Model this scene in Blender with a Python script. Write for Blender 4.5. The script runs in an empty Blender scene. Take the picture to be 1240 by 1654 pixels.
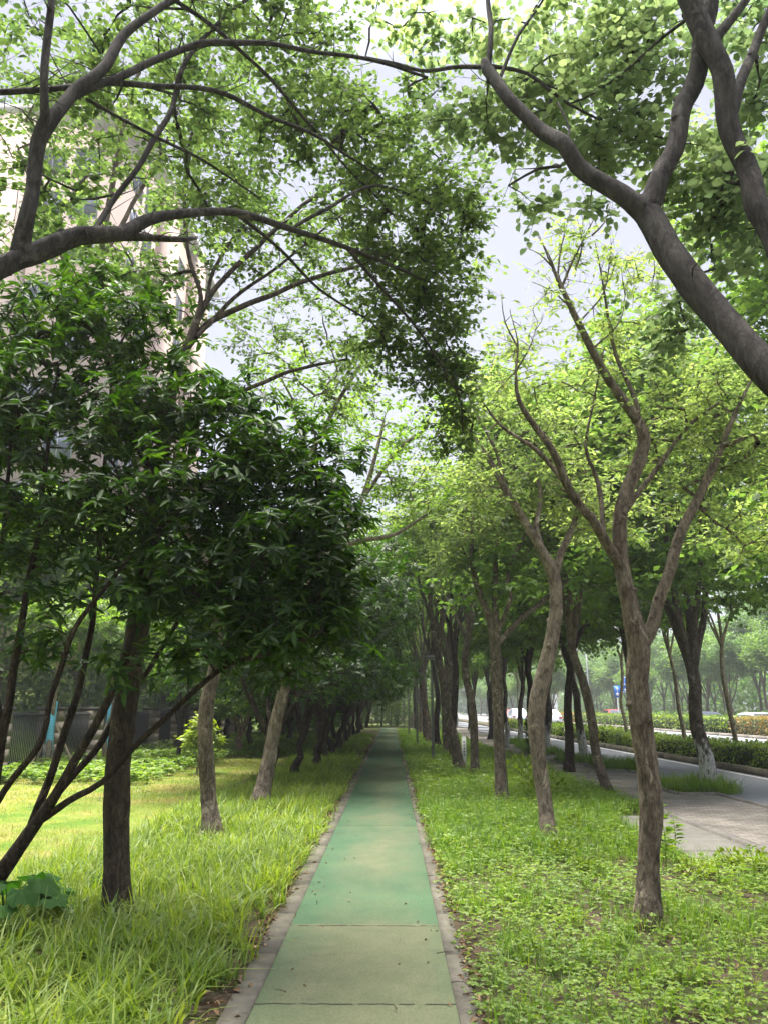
import bpy, math
import numpy as np
from mathutils import Vector

S = bpy.context.scene
C = S.collection
R = math.radians

# ------------------------------------------------------------------ camera
FPX, HOR, CAMH = 1240.0, 1145.0, 1.55
PITCH = math.atan((HOR - 827) / FPX)
YAW = math.atan(11 / FPX * math.cos(PITCH))
cam_d = bpy.data.cameras.new('camera')
cam = bpy.data.objects.new('camera', cam_d)
C.objects.link(cam)
cam.location = (0, 0, CAMH)
cam.rotation_euler = (R(90) + PITCH, 0, YAW)
cam_d.sensor_fit = 'VERTICAL'
cam_d.sensor_height = 24.0
cam_d.lens = FPX / 1654 * 24.0
cam_d.clip_start = 0.05
cam_d.clip_end = 3000
S.camera = cam

# ------------------------------------------------------------------ sky and sun
SUN = Vector((-0.10, 0.20, 0.97)).normalized()
EL = math.asin(SUN.z)
AZ = math.atan2(SUN.x, SUN.y)
w = bpy.data.worlds.new('World')
S.world = w
w.use_nodes = True
nt = w.node_tree
nt.nodes.clear()
sky = nt.nodes.new('ShaderNodeTexSky')
sky.sky_type = 'NISHITA'
sky.sun_disc = False
sky.sun_elevation = EL
sky.sun_rotation = AZ
sky.dust_density = 1.0
sky.air_density = 1.0
bgs = nt.nodes.new('ShaderNodeBackground')
bgs.inputs['Strength'].default_value = 0.05
nt.links.new(sky.outputs[0], bgs.inputs['Color'])
bgc = nt.nodes.new('ShaderNodeBackground')          # bright hazy overcast, lighter towards the zenith
tc = nt.nodes.new('ShaderNodeTexCoord')
nz = nt.nodes.new('ShaderNodeTexNoise')
nz.inputs['Scale'].default_value = 1.6
nz.inputs['Detail'].default_value = 4
nt.links.new(tc.outputs['Generated'], nz.inputs['Vector'])
cr = nt.nodes.new('ShaderNodeValToRGB')
cr.color_ramp.elements[0].position = 0.35
cr.color_ramp.elements[0].color = (0.64, 0.655, 0.80, 1)
cr.color_ramp.elements[1].position = 0.7
cr.color_ramp.elements[1].color = (0.76, 0.765, 0.88, 1)
nt.links.new(nz.outputs[0], cr.inputs[0])
sx = nt.nodes.new('ShaderNodeSeparateXYZ'); nt.links.new(tc.outputs['Generated'], sx.inputs[0])
mr = nt.nodes.new('ShaderNodeMapRange'); mr.inputs['From Min'].default_value = 0.70; mr.inputs['From Max'].default_value = 0.97
mr.inputs['To Min'].default_value = 0.222; mr.inputs['To Max'].default_value = 1.75
nt.links.new(sx.outputs[2], mr.inputs['Value'])
nt.links.new(cr.outputs[0], bgc.inputs['Color'])
nt.links.new(mr.outputs[0], bgc.inputs['Strength'])
ads = nt.nodes.new('ShaderNodeMixShader'); ads.inputs[0].default_value = 0.85
wo = nt.nodes.new('ShaderNodeOutputWorld')
nt.links.new(bgs.outputs[0], ads.inputs[1])
nt.links.new(bgc.outputs[0], ads.inputs[2])
nt.links.new(ads.outputs[0], wo.inputs['Surface'])

sd = bpy.data.lights.new('sun', 'SUN')
so = bpy.data.objects.new('sun', sd)
C.objects.link(so)
sd.energy = 3.7
sd.angle = R(42)
sd.color = (1.0, 0.95, 0.86)
so.rotation_euler = SUN.to_track_quat('Z', 'Y').to_euler()

S.view_settings.view_transform = 'Standard'
S.view_settings.look = 'None'
S.view_settings.exposure = 2.2
S.view_settings.gamma = 1
S.cycles.use_denoising = True
S.cycles.max_bounces = 7
S.cycles.diffuse_bounces = 4
S.cycles.glossy_bounces = 2
S.cycles.transmission_bounces = 4
S.cycles.volume_bounces = 0
S.cycles.caustics_reflective = False
S.cycles.caustics_refractive = False
S.cycles.use_adaptive_sampling = True
S.cycles.adaptive_threshold = 0.02

# ------------------------------------------------------------------ pixel helpers (photo pixels -> world, with a real depth)
CAM = np.array([0, 0, CAMH])
_fw = np.array([-math.sin(YAW) * math.cos(PITCH), math.cos(YAW) * math.cos(PITCH), math.sin(PITCH)])
def ray(px, py):
    x = (px - 620) / FPX; y = (827 - py) / FPX
    fy = math.cos(PITCH) - y * math.sin(PITCH); fz = math.sin(PITCH) + y * math.cos(PITCH)
    return np.array([x * math.cos(YAW) - fy * math.sin(YAW), x * math.sin(YAW) + fy * math.cos(YAW), fz])
def gp(px, py, z=0.0):
    d = ray(px, py); t = (z - CAMH) / d[2]
    return np.array([d[0] * t, d[1] * t, z])
def at(px, py, Y):
    d = ray(px, py)
    return CAM + d * (Y / d[1])
def pxsize(p):
    return float(np.dot(p - CAM, _fw)) / FPX

# ------------------------------------------------------------------ mesh builder
class MB:
    def __init__(s): s.v = []; s.f4 = []; s.f3 = []; s.n = 0
    def add(s, v, f4=None, f3=None):
        v = np.asarray(v, dtype=np.float32).reshape(-1, 3)
        if f4 is not None and len(f4): s.f4.append(np.asarray(f4, dtype=np.int32) + s.n)
        if f3 is not None and len(f3): s.f3.append(np.asarray(f3, dtype=np.int32) + s.n)
        s.v.append(v); s.n += len(v)
    def box(s, x0, x1, y0, y1, z0, z1, rot=0, c=(0, 0, 0)):
        v = np.array([[x, y, z] for z in (z0, z1) for x, y in ((x0, y0), (x1, y0), (x1, y1), (x0, y1))], float)
        if rot:
            cc, ss = math.cos(rot), math.sin(rot)
            v = np.stack([v[:, 0] * cc - v[:, 1] * ss, v[:, 0] * ss + v[:, 1] * cc, v[:, 2]], 1)
        v = v + np.array(c)
        s.add(v, [[0, 3, 2, 1], [4, 5, 6, 7], [0, 1, 5, 4], [1, 2, 6, 5], [2, 3, 7, 6], [3, 0, 4, 7]])
    def tube(s, P, r, sides=6, bump=0.0, rg=None, cap=True):
        P = np.asarray(P, float); r = np.asarray(r, float); n = len(P)
        T = np.gradient(P, axis=0); T /= np.linalg.norm(T, axis=1, keepdims=True) + 1e-9
        m = np.abs(T.mean(0)); ref = np.zeros(3); ref[int(np.argmin(m))] = 1
        U = np.cross(T, ref); U /= np.linalg.norm(U, axis=1, keepdims=True) + 1e-9
        V = np.cross(T, U)
        a = np.arange(sides) * 2 * math.pi / sides
        rr = np.repeat(r[:, None], sides, 1)
        if bump and rg is not None:
            L = np.concatenate([[0], np.cumsum(np.linalg.norm(np.diff(P, axis=0), axis=1))])
            ph = rg.random(6) * 6.28
            k = (np.sin(2 * a[None] + L[:, None] * 2.1 + ph[0]) + .8 * np.sin(3 * a[None] - L[:, None] * 3.7 + ph[1])
                 + .6 * np.sin(5 * a[None] + L[:, None] * 6 + ph[2]) + .7 * np.sin(L[:, None] * 9 + ph[3]) + .5 * np.sin(a[None] + L[:, None] * 15 + ph[4]))
            rr = rr * (1 + bump * k + bump * .5 * rg.standard_normal((n, sides)))
        Q = P[:, None] + rr[:, :, None] * (np.cos(a)[None, :, None] * U[:, None] + np.sin(a)[None, :, None] * V[:, None])
        i = np.arange(n - 1)[:, None] * sides; j = np.arange(sides)[None]; j2 = (j + 1) % sides
        f = np.stack([i + j, i + j2, i + sides + j2, i + sides + j], -1).reshape(-1, 4)
        f3 = []
        Q = Q.reshape(-1, 3)
        if cap:
            Q = np.concatenate([Q, [P[-1]]])
            b = (n - 1) * sides
            f3 = [[b + q, b + (q + 1) % sides, n * sides] for q in range(sides)]
        s.add(Q, f, f3)
    def mesh(s, name, smooth=False):
        me = bpy.data.meshes.new(name)
        v = np.concatenate(s.v) if s.v else np.zeros((0, 3), np.float32)
        f4 = np.concatenate(s.f4) if s.f4 else np.zeros((0, 4), np.int32)
        f3 = np.concatenate(s.f3) if s.f3 else np.zeros((0, 3), np.int32)
        me.vertices.add(len(v)); me.vertices.foreach_set('co', v.ravel())
        nl = len(f4) * 4 + len(f3) * 3
        me.loops.add(nl); me.loops.foreach_set('vertex_index', np.concatenate([f4.ravel(), f3.ravel()]).astype(np.int32))
        me.polygons.add(len(f4) + len(f3))
        st = np.concatenate([np.arange(len(f4)) * 4, len(f4) * 4 + np.arange(len(f3)) * 3]).astype(np.int32)
        me.polygons.foreach_set('loop_start', st)
        if smooth: me.polygons.foreach_set('use_smooth', np.ones(len(st), bool))
        me.update(calc_edges=True)
        return me
    def obj(s, name, mat, parent=None, smooth=False, **kw):
        me = s.mesh(name, smooth)
        me.materials.append(mat)
        o = bpy.data.objects.new(name, me); C.objects.link(o)
        if parent is not None: o.parent = parent
        tag(o, **kw)
        return o
def tag(o, label=None, cat=None, group=None, kind=None):
    if label: o['label'] = label
    if cat: o['category'] = cat
    if group: o['group'] = group
    if kind: o['kind'] = kind
    return o
def empty(name, loc, label, cat, group=None, rz=0, sc=1):
    o = bpy.data.objects.new(name, None); C.objects.link(o)
    o.location = tuple(float(q) for q in loc); o.rotation_euler = (0, 0, rz); o.scale = (sc, sc, sc)
    o.empty_display_size = .2
    return tag(o, label, cat, group)
def kids(o): return [c for c in bpy.data.objects if c.parent == o]
def dup(o, loc, rz=0, sc=(1, 1, 1), label=None, group=None, ks=None):
    c = o.copy(); C.objects.link(c)
    c.location = tuple(float(q) for q in loc); c.rotation_euler = (0, 0, rz); c.scale = sc
    if label: c['label'] = label
    if group: c['group'] = group
    for k in (ks if ks is not None else kids(o)):
        d = k.copy(); C.objects.link(d); d.parent = c
    return c

# ------------------------------------------------------------------ materials
def newmat(name):
    m = bpy.data.materials.new(name); m.use_nodes = True
    n = m.node_tree; n.nodes.clear()
    o = n.nodes.new('ShaderNodeOutputMaterial')
    return m, n, o
def N(n, t, **k):
    x = n.nodes.new('ShaderNode' + t)
    for a, b in k.items(): setattr(x, a, b)
    return x
def ramp(n, fac, stops, interp='LINEAR'):
    r = N(n, 'ValToRGB'); r.color_ramp.interpolation = interp
    e = r.color_ramp.elements
    while len(e) < len(stops): e.new(0.5)
    for q, (p, c) in zip(e, stops): q.position = p; q.color = tuple(c) + (1,) if len(c) == 3 else c
    n.links.new(fac, r.inputs[0]); return r.outputs[0]
def noise(n, scale, detail=4, vec=None, rough=.55, dist=0):
    x = N(n, 'TexNoise'); x.inputs['Scale'].default_value = scale; x.inputs['Detail'].default_value = detail
    x.inputs['Roughness'].default_value = rough; x.inputs['Distortion'].default_value = dist
    if vec is not None: n.links.new(vec, x.inputs['Vector'])
    return x.outputs[0]
def mixc(n, f, a, b, mode='MIX'):
    x = N(n, 'Mix', data_type='RGBA', blend_type=mode)
    for i, q in ((0, f), (6, a), (7, b)):
        if isinstance(q, (int, float)): x.inputs[i].default_value = q
        elif isinstance(q, tuple): x.inputs[i].default_value = q + (1,) if len(q) == 3 else q
        else: n.links.new(q, x.inputs[i])
    return x.outputs[2]
def mathn(n, op, a, b=0.0, c=None, clamp=False):
    x = N(n, 'Math', operation=op, use_clamp=clamp)
    for i, q in enumerate((a, b) if c is None else (a, b, c)):
        if isinstance(q, (int, float)): x.inputs[i].default_value = q
        else: n.links.new(q, x.inputs[i])
    return x.outputs[0]
def pos(n, sc=(1, 1, 1), obj=False):
    g = N(n, 'TexCoord').outputs['Object'] if obj else N(n, 'NewGeometry').outputs['Position']
    m = N(n, 'Mapping'); m.inputs['Scale'].default_value = sc; n.links.new(g, m.inputs[0]); return m.outputs[0]
def principled(n, o, col, rough=.8, bump=None, bstr=.3, bdist=.02, spec=.3):
    p = N(n, 'BsdfPrincipled'); p.inputs['Roughness'].default_value = rough
    p.inputs['Specular IOR Level'].default_value = spec
    if isinstance(col, tuple): p.inputs['Base Color'].default_value = col + (1,)
    else: n.links.new(col, p.inputs['Base Color'])
    if bump is not None:
        b = N(n, 'Bump'); b.inputs['Strength'].default_value = bstr; b.inputs['Distance'].default_value = bdist
        n.links.new(bump, b.inputs['Height']); n.links.new(b.outputs[0], p.inputs['Normal'])
    n.links.new(p.outputs[0], o.inputs['Surface'])
    return p
def leafmat(name, cols, trans=.45, tcol=(1.5, 1.5, .5), rough=.45, spec=.4, patch=None):
    """cols: ramp of leaf colours by random leaf; trans: share of light let through the blade"""
    m, n, o = newmat(name)
    ri = N(n, 'NewGeometry').outputs['Random Per Island']
    c = ramp(n, ri, [(i / max(1, len(cols) - 1), q) for i, q in enumerate(cols)])
    pn = noise(n, .9, 2, pos(n))
    c = mixc(n, 1.0, c, ramp(n, pn, [(.3, (.74, .80, .8)), (.7, (1.2, 1.15, 1.0))]), 'MULTIPLY')
    p = N(n, 'BsdfPrincipled'); p.inputs['Roughness'].default_value = rough; p.inputs['Specular IOR Level'].default_value = spec
    n.links.new(c, p.inputs['Base Color'])
    t = N(n, 'BsdfTranslucent'); n.links.new(mixc(n, 1.0, c, tcol, 'MULTIPLY'), t.inputs['Color'])
    mx = N(n, 'MixShader'); mx.inputs[0].default_value = trans
    n.links.new(p.outputs[0], mx.inputs[1]); n.links.new(t.outputs[0], mx.inputs[2]); n.links.new(mx.outputs[0], o.inputs['Surface'])
    return m
def barkmat(name, dark, mid, light, wash=None, sc=1.0, crack=.5):
    m, n, o = newmat(name)
    v1 = pos(n, (26 * sc, 26 * sc, 7 * sc))
    a = noise(n, 1.3, 9, v1, .72, .9)
    b = noise(n, 7, 5, pos(n, (2, 2, 1)), .6)
    col = ramp(n, a, [(.33, dark), (.5, mid), (.68, light)])
    col = mixc(n, mathn(n, 'MULTIPLY', b, .55), col, tuple(.55 * q for q in dark))
    big = noise(n, 11, 5, pos(n, (1, 1, .55)), .7, .6)
    col = mixc(n, 1.0, col, ramp(n, big, [(.38, (.50, .48, .46)), (.50, (.95, .95, .95)), (.66, (1.25, 1.22, 1.18))]), 'MULTIPLY')
    lich = noise(n, 4.5, 6, pos(n, (1, 1, .7)), .7, 1.0)
    col = mixc(n, ramp(n, lich, [(.58, (0, 0, 0)), (.66, (.55, .55, .55))]), col, tuple(min(1, 1.6 * q) for q in light))
    if wash:
        sp = N(n, 'SeparateXYZ'); n.links.new(pos(n, (1, 1, 1), True), sp.inputs[0])
        e = mathn(n, 'ADD', sp.outputs[2], mathn(n, 'MULTIPLY', mathn(n, 'SUBTRACT', noise(n, 6, 5, pos(n, (1.2, 1.2, .5))), .5), 1.6))
        k = ramp(n, mathn(n, 'DIVIDE', e, 4.0), [((wash - .15) / 4, (1, 1, 1)), (wash / 4, (0, 0, 0))])
        k = mixc(n, 1.0, k, ramp(n, noise(n, 22, 4, pos(n, (1, 1, .4))), [(.34, (.15,) * 3), (.5, (.9,) * 3)]), 'MULTIPLY')
        col = mixc(n, k, col, (.62, .60, .55))
    vc = N(n, 'TexVoronoi', feature='DISTANCE_TO_EDGE'); vc.inputs['Scale'].default_value = 1.0; n.links.new(mixc(n, .12, pos(n, (34, 34, 9)), N(n, 'TexNoise').outputs[1], 'ADD'), vc.inputs['Vector'])
    crk = ramp(n, vc.outputs['Distance'], [(0, (0, 0, 0)), (.10, (1, 1, 1))])
    col = mixc(n, 1.0, col, ramp(n, vc.outputs['Distance'], [(0, (1 - crack,) * 3), (.08, (1, 1, 1))]), 'MULTIPLY')
    principled(n, o, col, .92, mathn(n, 'ADD', a, mathn(n, 'MULTIPLY', crk, .7 * crack)), 1.0, .02, .15)
    return m
def flat(name, col, rough=.7, nsc=None, amt=.25, bump=.15, spec=.3):
    m, n, o = newmat(name)
    if nsc:
        x = noise(n, nsc, 6, pos(n))
        c = mixc(n, 1.0, col, ramp(n, x, [(.3, (1 - amt,) * 3), (.7, (1 + amt,) * 3)]), 'MULTIPLY')
        principled(n, o, c, rough, x, bump, .01, spec)
    else: principled(n, o, col, rough, spec=spec)
    return m

# leaves
M_camphor = leafmat('camphor_leaf', [(.042, .076, .026), (.062, .105, .034), (.088, .140, .044), (.120, .180, .058)], .56, (1.75, 1.8, 1.0))
M_camphor_dark = leafmat('camphor_leaf_deep', [(.042, .074, .030), (.064, .105, .038), (.092, .142, .050), (.125, .180, .064)], .58, (1.75, 1.8, 1.1))
M_round = leafmat('rounded_leaf', [(.100, .150, .075), (.135, .190, .092), (.170, .225, .110), (.210, .265, .135)], .64, (1.8, 1.85, 1.4))
M_rosette = leafmat('glossy_leaf', [(.016, .040, .009), (.024, .058, .011), (.038, .082, .014), (.075, .135, .020)], .34, (1.8, 2.1, .4), .45, .22)
M_light = leafmat('pale_leaf', [(.120, .180, .060), (.150, .220, .075), (.190, .260, .088), (.235, .295, .105)], .60, (1.6, 1.6, 1.05))
M_light2 = leafmat('fresh_leaf', [(.085, .150, .028), (.120, .200, .034), (.165, .250, .044)], .58, (1.7, 1.8, .7))
M_street = leafmat('street_leaf', [(.080, .140, .036), (.110, .185, .046), (.150, .230, .060)], .56, (1.7, 1.8, .9))
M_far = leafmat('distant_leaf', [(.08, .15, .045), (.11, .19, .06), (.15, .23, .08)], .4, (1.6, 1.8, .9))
M_hedge = leafmat('hedge_leaf', [(.07, .14, .022), (.12, .20, .03), (.20, .27, .04), (.26, .32, .05)], .35, (1.5, 1.6, .5))
M_hedge_red = leafmat('red_hedge_leaf', [(.12, .17, .03), (.20, .22, .05), (.30, .17, .06), (.36, .20, .08), (.16, .22, .04)], .35, (1.6, 1.3, .6))
M_grass = leafmat('strap_grass', [(.105, .180, .026), (.155, .245, .034), (.215, .300, .045), (.280, .335, .070)], .45, (1.5, 1.5, .6))
M_grass_dark = leafmat('fine_grass', [(.085, .175, .024), (.120, .225, .030), (.165, .270, .038), (.230, .285, .060)], .45, (1.5, 1.6, .5))
M_cover = leafmat('cover_leaf', [(.085, .160, .020), (.125, .215, .026), (.170, .260, .034), (.230, .295, .045)], .38, (1.5, 1.6, .5), .5)
M_lawn = leafmat('lawn_blade', [(.15, .20, .035), (.21, .26, .05), (.28, .29, .07), (.35, .31, .11)], .4, (1.4, 1.4, .6))
M_litter = leafmat('dry_leaf', [(.10, .055, .03), (.17, .09, .045), (.26, .17, .09), (.13, .07, .05), (.36, .27, .15)], .1, (1, 1, 1), .8)
# bark
B_brown = barkmat('bark_brown', (.060, .047, .034), (.190, .152, .110), (.33, .275, .205), crack=.25)
B_dark = barkmat('bark_dark', (.022, .016, .012), (.06, .043, .03), (.12, .09, .065))
B_grey = barkmat('bark_grey', (.030, .026, .024), (.065, .058, .052), (.12, .108, .095), crack=.08)
B_tan = barkmat('bark_tan', (.10, .078, .055), (.235, .19, .14), (.36, .30, .23), crack=.15)
B_wash = barkmat('bark_whitewashed', (.055, .045, .038), (.14, .115, .09), (.24, .20, .165), wash=.95)
B_deep = barkmat('bark_deep_brown', (.030, .023, .016), (.085, .067, .045), (.16, .13, .09), crack=.35)
B_pale = barkmat('bark_pale', (.20, .17, .10), (.34, .29, .18), (.46, .40, .28))

# ------------------------------------------------------------------ foliage
def unit(a): return a / (np.linalg.norm(a, axis=-1, keepdims=True) + 1e-9)
def add_leaves(mb, P, D, Nn, L, W, full=True, fold=.12, droop=.12):
    D = unit(D); Sd = unit(np.cross(D, Nn)); Nn = np.cross(Sd, D)
    L = L[:, None]; W = W[:, None]; n = len(P)
    if full:
        f = W * fold
        tip = P + D * L - Nn * L * droop
        v = np.stack([P, P + D * L * .30 + Sd * W * .46 + Nn * f, P + D * L * .68 + Sd * W * .40 + Nn * (f * .7) - Nn * L * droop * .4, tip,
                      P + D * L * .68 - Sd * W * .40 + Nn * (f * .7) - Nn * L * droop * .4, P + D * L * .30 - Sd * W * .46 + Nn * f], 1)
        b = np.arange(n)[:, None] * 6
        mb.add(v.reshape(-1, 3), np.concatenate([b + np.array([[0, 1, 2, 3]]), b + np.array([[0, 3, 4, 5]])]))
    else:
        v = np.stack([P, P + D * L * .45 + Sd * W * .5, P + D * L - Nn * L * droop, P + D * L * .45 - Sd * W * .5], 1)
        mb.add(v.reshape(-1, 3), np.arange(n)[:, None] * 4 + np.array([[0, 1, 2, 3]]))

def catmull(P, step):
    P = np.asarray(P, float)
    if len(P) < 3:
        k = max(2, int(np.linalg.norm(P[-1][:3] - P[0][:3]) / step) + 1)
        t = np.linspace(0, 1, k)[:, None]; return P[0] * (1 - t) + P[-1] * t
    Q = np.concatenate([[2 * P[0] - P[1]], P, [2 * P[-1] - P[-2]]])
    out = []
    for i in range(1, len(Q) - 2):
        k = max(1, int(round(np.linalg.norm(Q[i + 1][:3] - Q[i][:3]) / step)))
        t = (np.arange(k) / k)[:, None]
        a, b, c, d = Q[i - 1], Q[i], Q[i + 1], Q[i + 2]
        out.append(.5 * ((2 * b) + (-a + c) * t + (2 * a - 5 * b + 4 * c - d) * t ** 2 + (-a + 3 * b - 3 * c + d) * t ** 3))
    out.append(P[-1:]); return np.concatenate(out)

class Leaf:   # how a species carries its leaves
    def __init__(s, L, W, per, sub=4, sublen=.2, style='oval', full=True, droop=.12, up=.9, bare=0.0):
        s.__dict__.update(locals())

def build_tree(name, label, cat, base, limbs, blobs, leaf, bark, leafm, group=None, seed=1, sides=10, step=.12,
               twig_r=.0028, pr=.46, wob=.05, flare=1.0, twigsides=4, bump=.035, ascend=.7, epi=0):
    """limbs: lists of (x,y,z,r) world; blobs: (centre, radii(3), n)"""
    rg = np.random.default_rng(seed)
    base = np.asarray(base, float)
    root = empty(name, base, label, cat, group)
    tr = MB(); tw = tr; lf = MB()
    npos = []; nrad = []
    for li, Lm in enumerate(limbs):
        Q = catmull(Lm, step)
        P = Q[:, :3] - base; r = np.maximum(Q[:, 3], .003)
        k = np.arange(len(P))
        if wob and li:
            ph = rg.random(3) * 6.28
            env = np.minimum(1, np.minimum(k, len(P) - 1 - k) / 4.0)[:, None]
            P = P + env * r[:, None] * .22 * np.stack([np.sin(k * .9 + ph[0]), np.sin(k * .7 + ph[1]), np.sin(k * 1.1 + ph[2])], 1)
        if li == 0 and flare:
            z = P[:, 2]
            r = r * (1 + .45 * flare * np.exp(-np.maximum(z, 0) / .13))
            P = np.concatenate([[P[0] - np.array([0, 0, .15])], P]); r = np.concatenate([[r[0] * 1.1], r])
        tr.tube(P, r, sides if r.max() > .03 else 6, bump, rg)
        npos.append(P); nrad.append(r)
    limb_n = sum(len(q) for q in npos)
    if epi:      # short bare side shoots and knots along the limbs
        for P, r in zip(npos, nrad):
            for i in range(1, len(P) - 1):
                if P[i][2] < 1.0: continue
                if rg.random() < epi:
                    d = unit(rg.standard_normal(3) + unit(P[i + 1] - P[i]) * .8 + np.array([0, 0, .3])); l = .10 + .26 * rg.random(); d[2] = abs(d[2]) * .8 - .1
                    q1 = P[i] + d * l * .5 + rg.standard_normal(3) * .02; q2 = P[i] + d * l + rg.standard_normal(3) * .05
                    tr.tube([P[i], q1, q2], [.0045, .003, .0012], 4, 0, None, False)
                    e = unit(rg.standard_normal(3) * [1, 1, .4] + d); tr.tube([q1, q1 + e * l * .5], [.002, .001], 4, 0, None, False)
                if rg.random() < epi * .35 and r[i] > .02:
                    d = unit(np.cross(unit(P[i + 1] - P[i]), rg.standard_normal(3)))
                    tr.tube([P[i], P[i] + d * r[i] * .95, P[i] + d * r[i] * 1.22], [r[i] * .5, r[i] * .42, r[i] * .22], 8)
    pos_ = list(np.concatenate(npos)); rad = list(np.concatenate(nrad)); par = [-1] * limb_n
    ok0 = np.array([p[2] > 1.2 or limb_n < 12 for p in pos_])
    # attractor tips
    T = []
    for c, rr, n in blobs:
        v = rg.standard_normal((n, 3)); v = unit(v) * (rg.random((n, 1)) ** .45)
        T.append(np.asarray(c) - base + v * np.asarray(rr))
    T = np.concatenate(T)
    P0 = np.array(pos_)[ok0]
    d0 = np.array([np.min(np.linalg.norm(P0 - t, axis=1)) for t in T])
    order = np.argsort(d0 + rg.random(len(T)) * .15)
    cap = limb_n + len(T) * 6 + 10
    A = np.zeros((cap, 3)); A[:limb_n] = pos_; ok = np.zeros(cap, bool); ok[:limb_n] = ok0
    par = np.full(cap, -1); cnt = np.zeros(cap); lrad = np.zeros(cap); lrad[:limb_n] = rad
    m = limb_n; paths = []
    for ti in order:
        t = T[ti]
        dv = A[:m] - t; dd = np.linalg.norm(dv, axis=1) + ascend * np.maximum(0, dv[:, 2]) + np.where(ok[:m], 0, 1e3)
        j = int(np.argmin(dd)); a = A[j]; L = np.linalg.norm(t - a)
        k = 2 if L < .25 else (3 if L < .6 else (4 if L < 1.2 else 5))
        ctrl = (a + t) / 2 + rg.standard_normal(3) * L * .10 + np.array([0, 0, L * .10])
        s = (np.arange(1, k + 1) / k)[:, None]
        q = (1 - s) ** 2 * a + 2 * s * (1 - s) * ctrl + s ** 2 * t
        if k > 2: q[:-1] += rg.standard_normal((k - 1, 3)) * L * .025
        idx = list(range(m, m + k)); A[m:m + k] = q; ok[m:m + k] = True
        par[m] = j; par[m + 1:m + k] = idx[:-1]; m += k
        paths.append([j] + idx)
    for p in paths: cnt[p[-1]] += 1
    for i in range(m - 1, limb_n - 1, -1):
        if par[i] >= 0: cnt[par[i]] += cnt[i]
    rad_ = twig_r * np.maximum(cnt, 1) ** pr
    for p in paths:
        r = rad_[p].copy(); r[0] = min(r[1] * 1.15, lrad[p[0]] * .8 if p[0] < limb_n else r[1] * 1.2)
        r = np.minimum(r, np.linspace(.06, .05, len(r)))
        r[-1] = twig_r * .6
        tw.tube(A[p], r, twigsides if r[0] < .012 else 6, 0, None, False)
    # leaves
    tips = np.array([A[p[-1]] for p in paths]); prev = np.array([A[p[-2]] for p in paths]); tdir = unit(tips - prev)
    if leaf.bare: 
        keep = rg.random(len(tips)) > leaf.bare; tips = tips[keep]; tdir = tdir[keep]
    n = len(tips)
    ns = leaf.sub
    sd_ = unit(tdir[:, None] * .7 + rg.standard_normal((n, ns, 3)) * np.array([1, 1, .38]))
    sl = leaf.sublen * (.5 + rg.random((n, ns, 1)))
    so_ = tips[:, None] - tdir[:, None] * rg.random((n, ns, 1)) * leaf.sublen * .8
    se = so_ + sd_ * sl
    if leaf.full:
        for a, b in zip(so_.reshape(-1, 3), se.reshape(-1, 3)): tw.tube(np.stack([a, b]), [twig_r * .6, twig_r * .35], 3, 0, None, False)
    so_ = so_.reshape(-1, 3); sd2 = sd_.reshape(-1, 3); se = se.reshape(-1, 3); sl = sl.reshape(-1, 1)
    kk = leaf.per; M = len(so_)
    if leaf.style == 'rosette':
        az = rg.random((M, 1)) * 6.28 + np.arange(kk)[None] * 2.4 + rg.standard_normal((M, kk)) * .2
        el = -.15 + .75 * rg.random((M, kk)) - .35 * (np.arange(kk)[None] % 2)
        ax = unit(sd2 * .6 + np.array([0, 0, .8]))
        u = unit(np.cross(ax, np.array([.3, .8, .1]))); v = np.cross(ax, u)
        D = (np.cos(az)[..., None] * u[:, None] + np.sin(az)[..., None] * v[:, None]) * np.cos(el)[..., None] + ax[:, None] * np.sin(el)[..., None]
        Nn = ax[:, None] * np.cos(el)[..., None] + rg.standard_normal((M, kk, 3)) * .15
        P = se[:, None] + rg.standard_normal((M, kk, 3)) * .006 - ax[:, None] * rg.random((M, kk, 1)) * .05
    else:
        s = (np.arange(kk)[None, :, None] + rg.random((M, kk, 1))) / kk
        P = so_[:, None] + sd2[:, None] * sl[:, None] * s
        side = rg.standard_normal((M, kk, 3)) * np.array([1, 1, .3])
        D = unit(side + sd2[:, None] * .55 - np.array([0, 0, .18]))
        Nn = np.array([0, 0, leaf.up]) + rg.standard_normal((M, kk, 3)) * .34
        P = P + D * leaf.L * .18
    q = M * kk
    Lz = leaf.L * (.65 + .6 * rg.random(q)); Wz = leaf.W * (Lz / leaf.L) * (.85 + .3 * rg.random(q))
    add_leaves(lf, P.reshape(-1, 3), D.reshape(-1, 3), Nn.reshape(-1, 3), Lz, Wz, leaf.full, droop=leaf.droop)
    tr.obj('trunk', bark, root, True)

    lf.obj('crown', leafm, root)
    root['_n'] = q
    return root

def limb_px(rows):
    out = []
    for px, py, Y, d in rows:
        p = at(px, py, Y); out.append((p[0], p[1], p[2], d * .43 * pxsize(p)))
    return out
def trunk_px(rows):        # first row stands on the ground
    out = limb_px(rows); g = gp(rows[0][0], rows[0][1])
    out[0] = (g[0], g[1], 0.0, out[0][3]); return out
def blob_px(rows):
    out = []
    for px, py, Y, rx, ry, rY, n in rows:
        p = at(px, py, Y); s = pxsize(p); out.append((p, (rx * s, rY, ry * s), n))
    return out

# ================================================================== SETTING
def sheet(name, x0, x1, y0, y1, z, mat, nx=1, ny=1, kind='structure'):
    mb = MB(); xs = np.linspace(x0, x1, nx + 1); ys = np.linspace(y0, y1, ny + 1)
    g = np.array([[x, y, z] for y in ys for x in xs]); f = []
    for j in range(ny):
        for i in range(nx):
            a = j * (nx + 1) + i; f.append([a, a + 1, a + nx + 2, a + nx + 1])
    mb.add(g, f); return mb.obj(name, mat, kind=kind)

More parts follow.
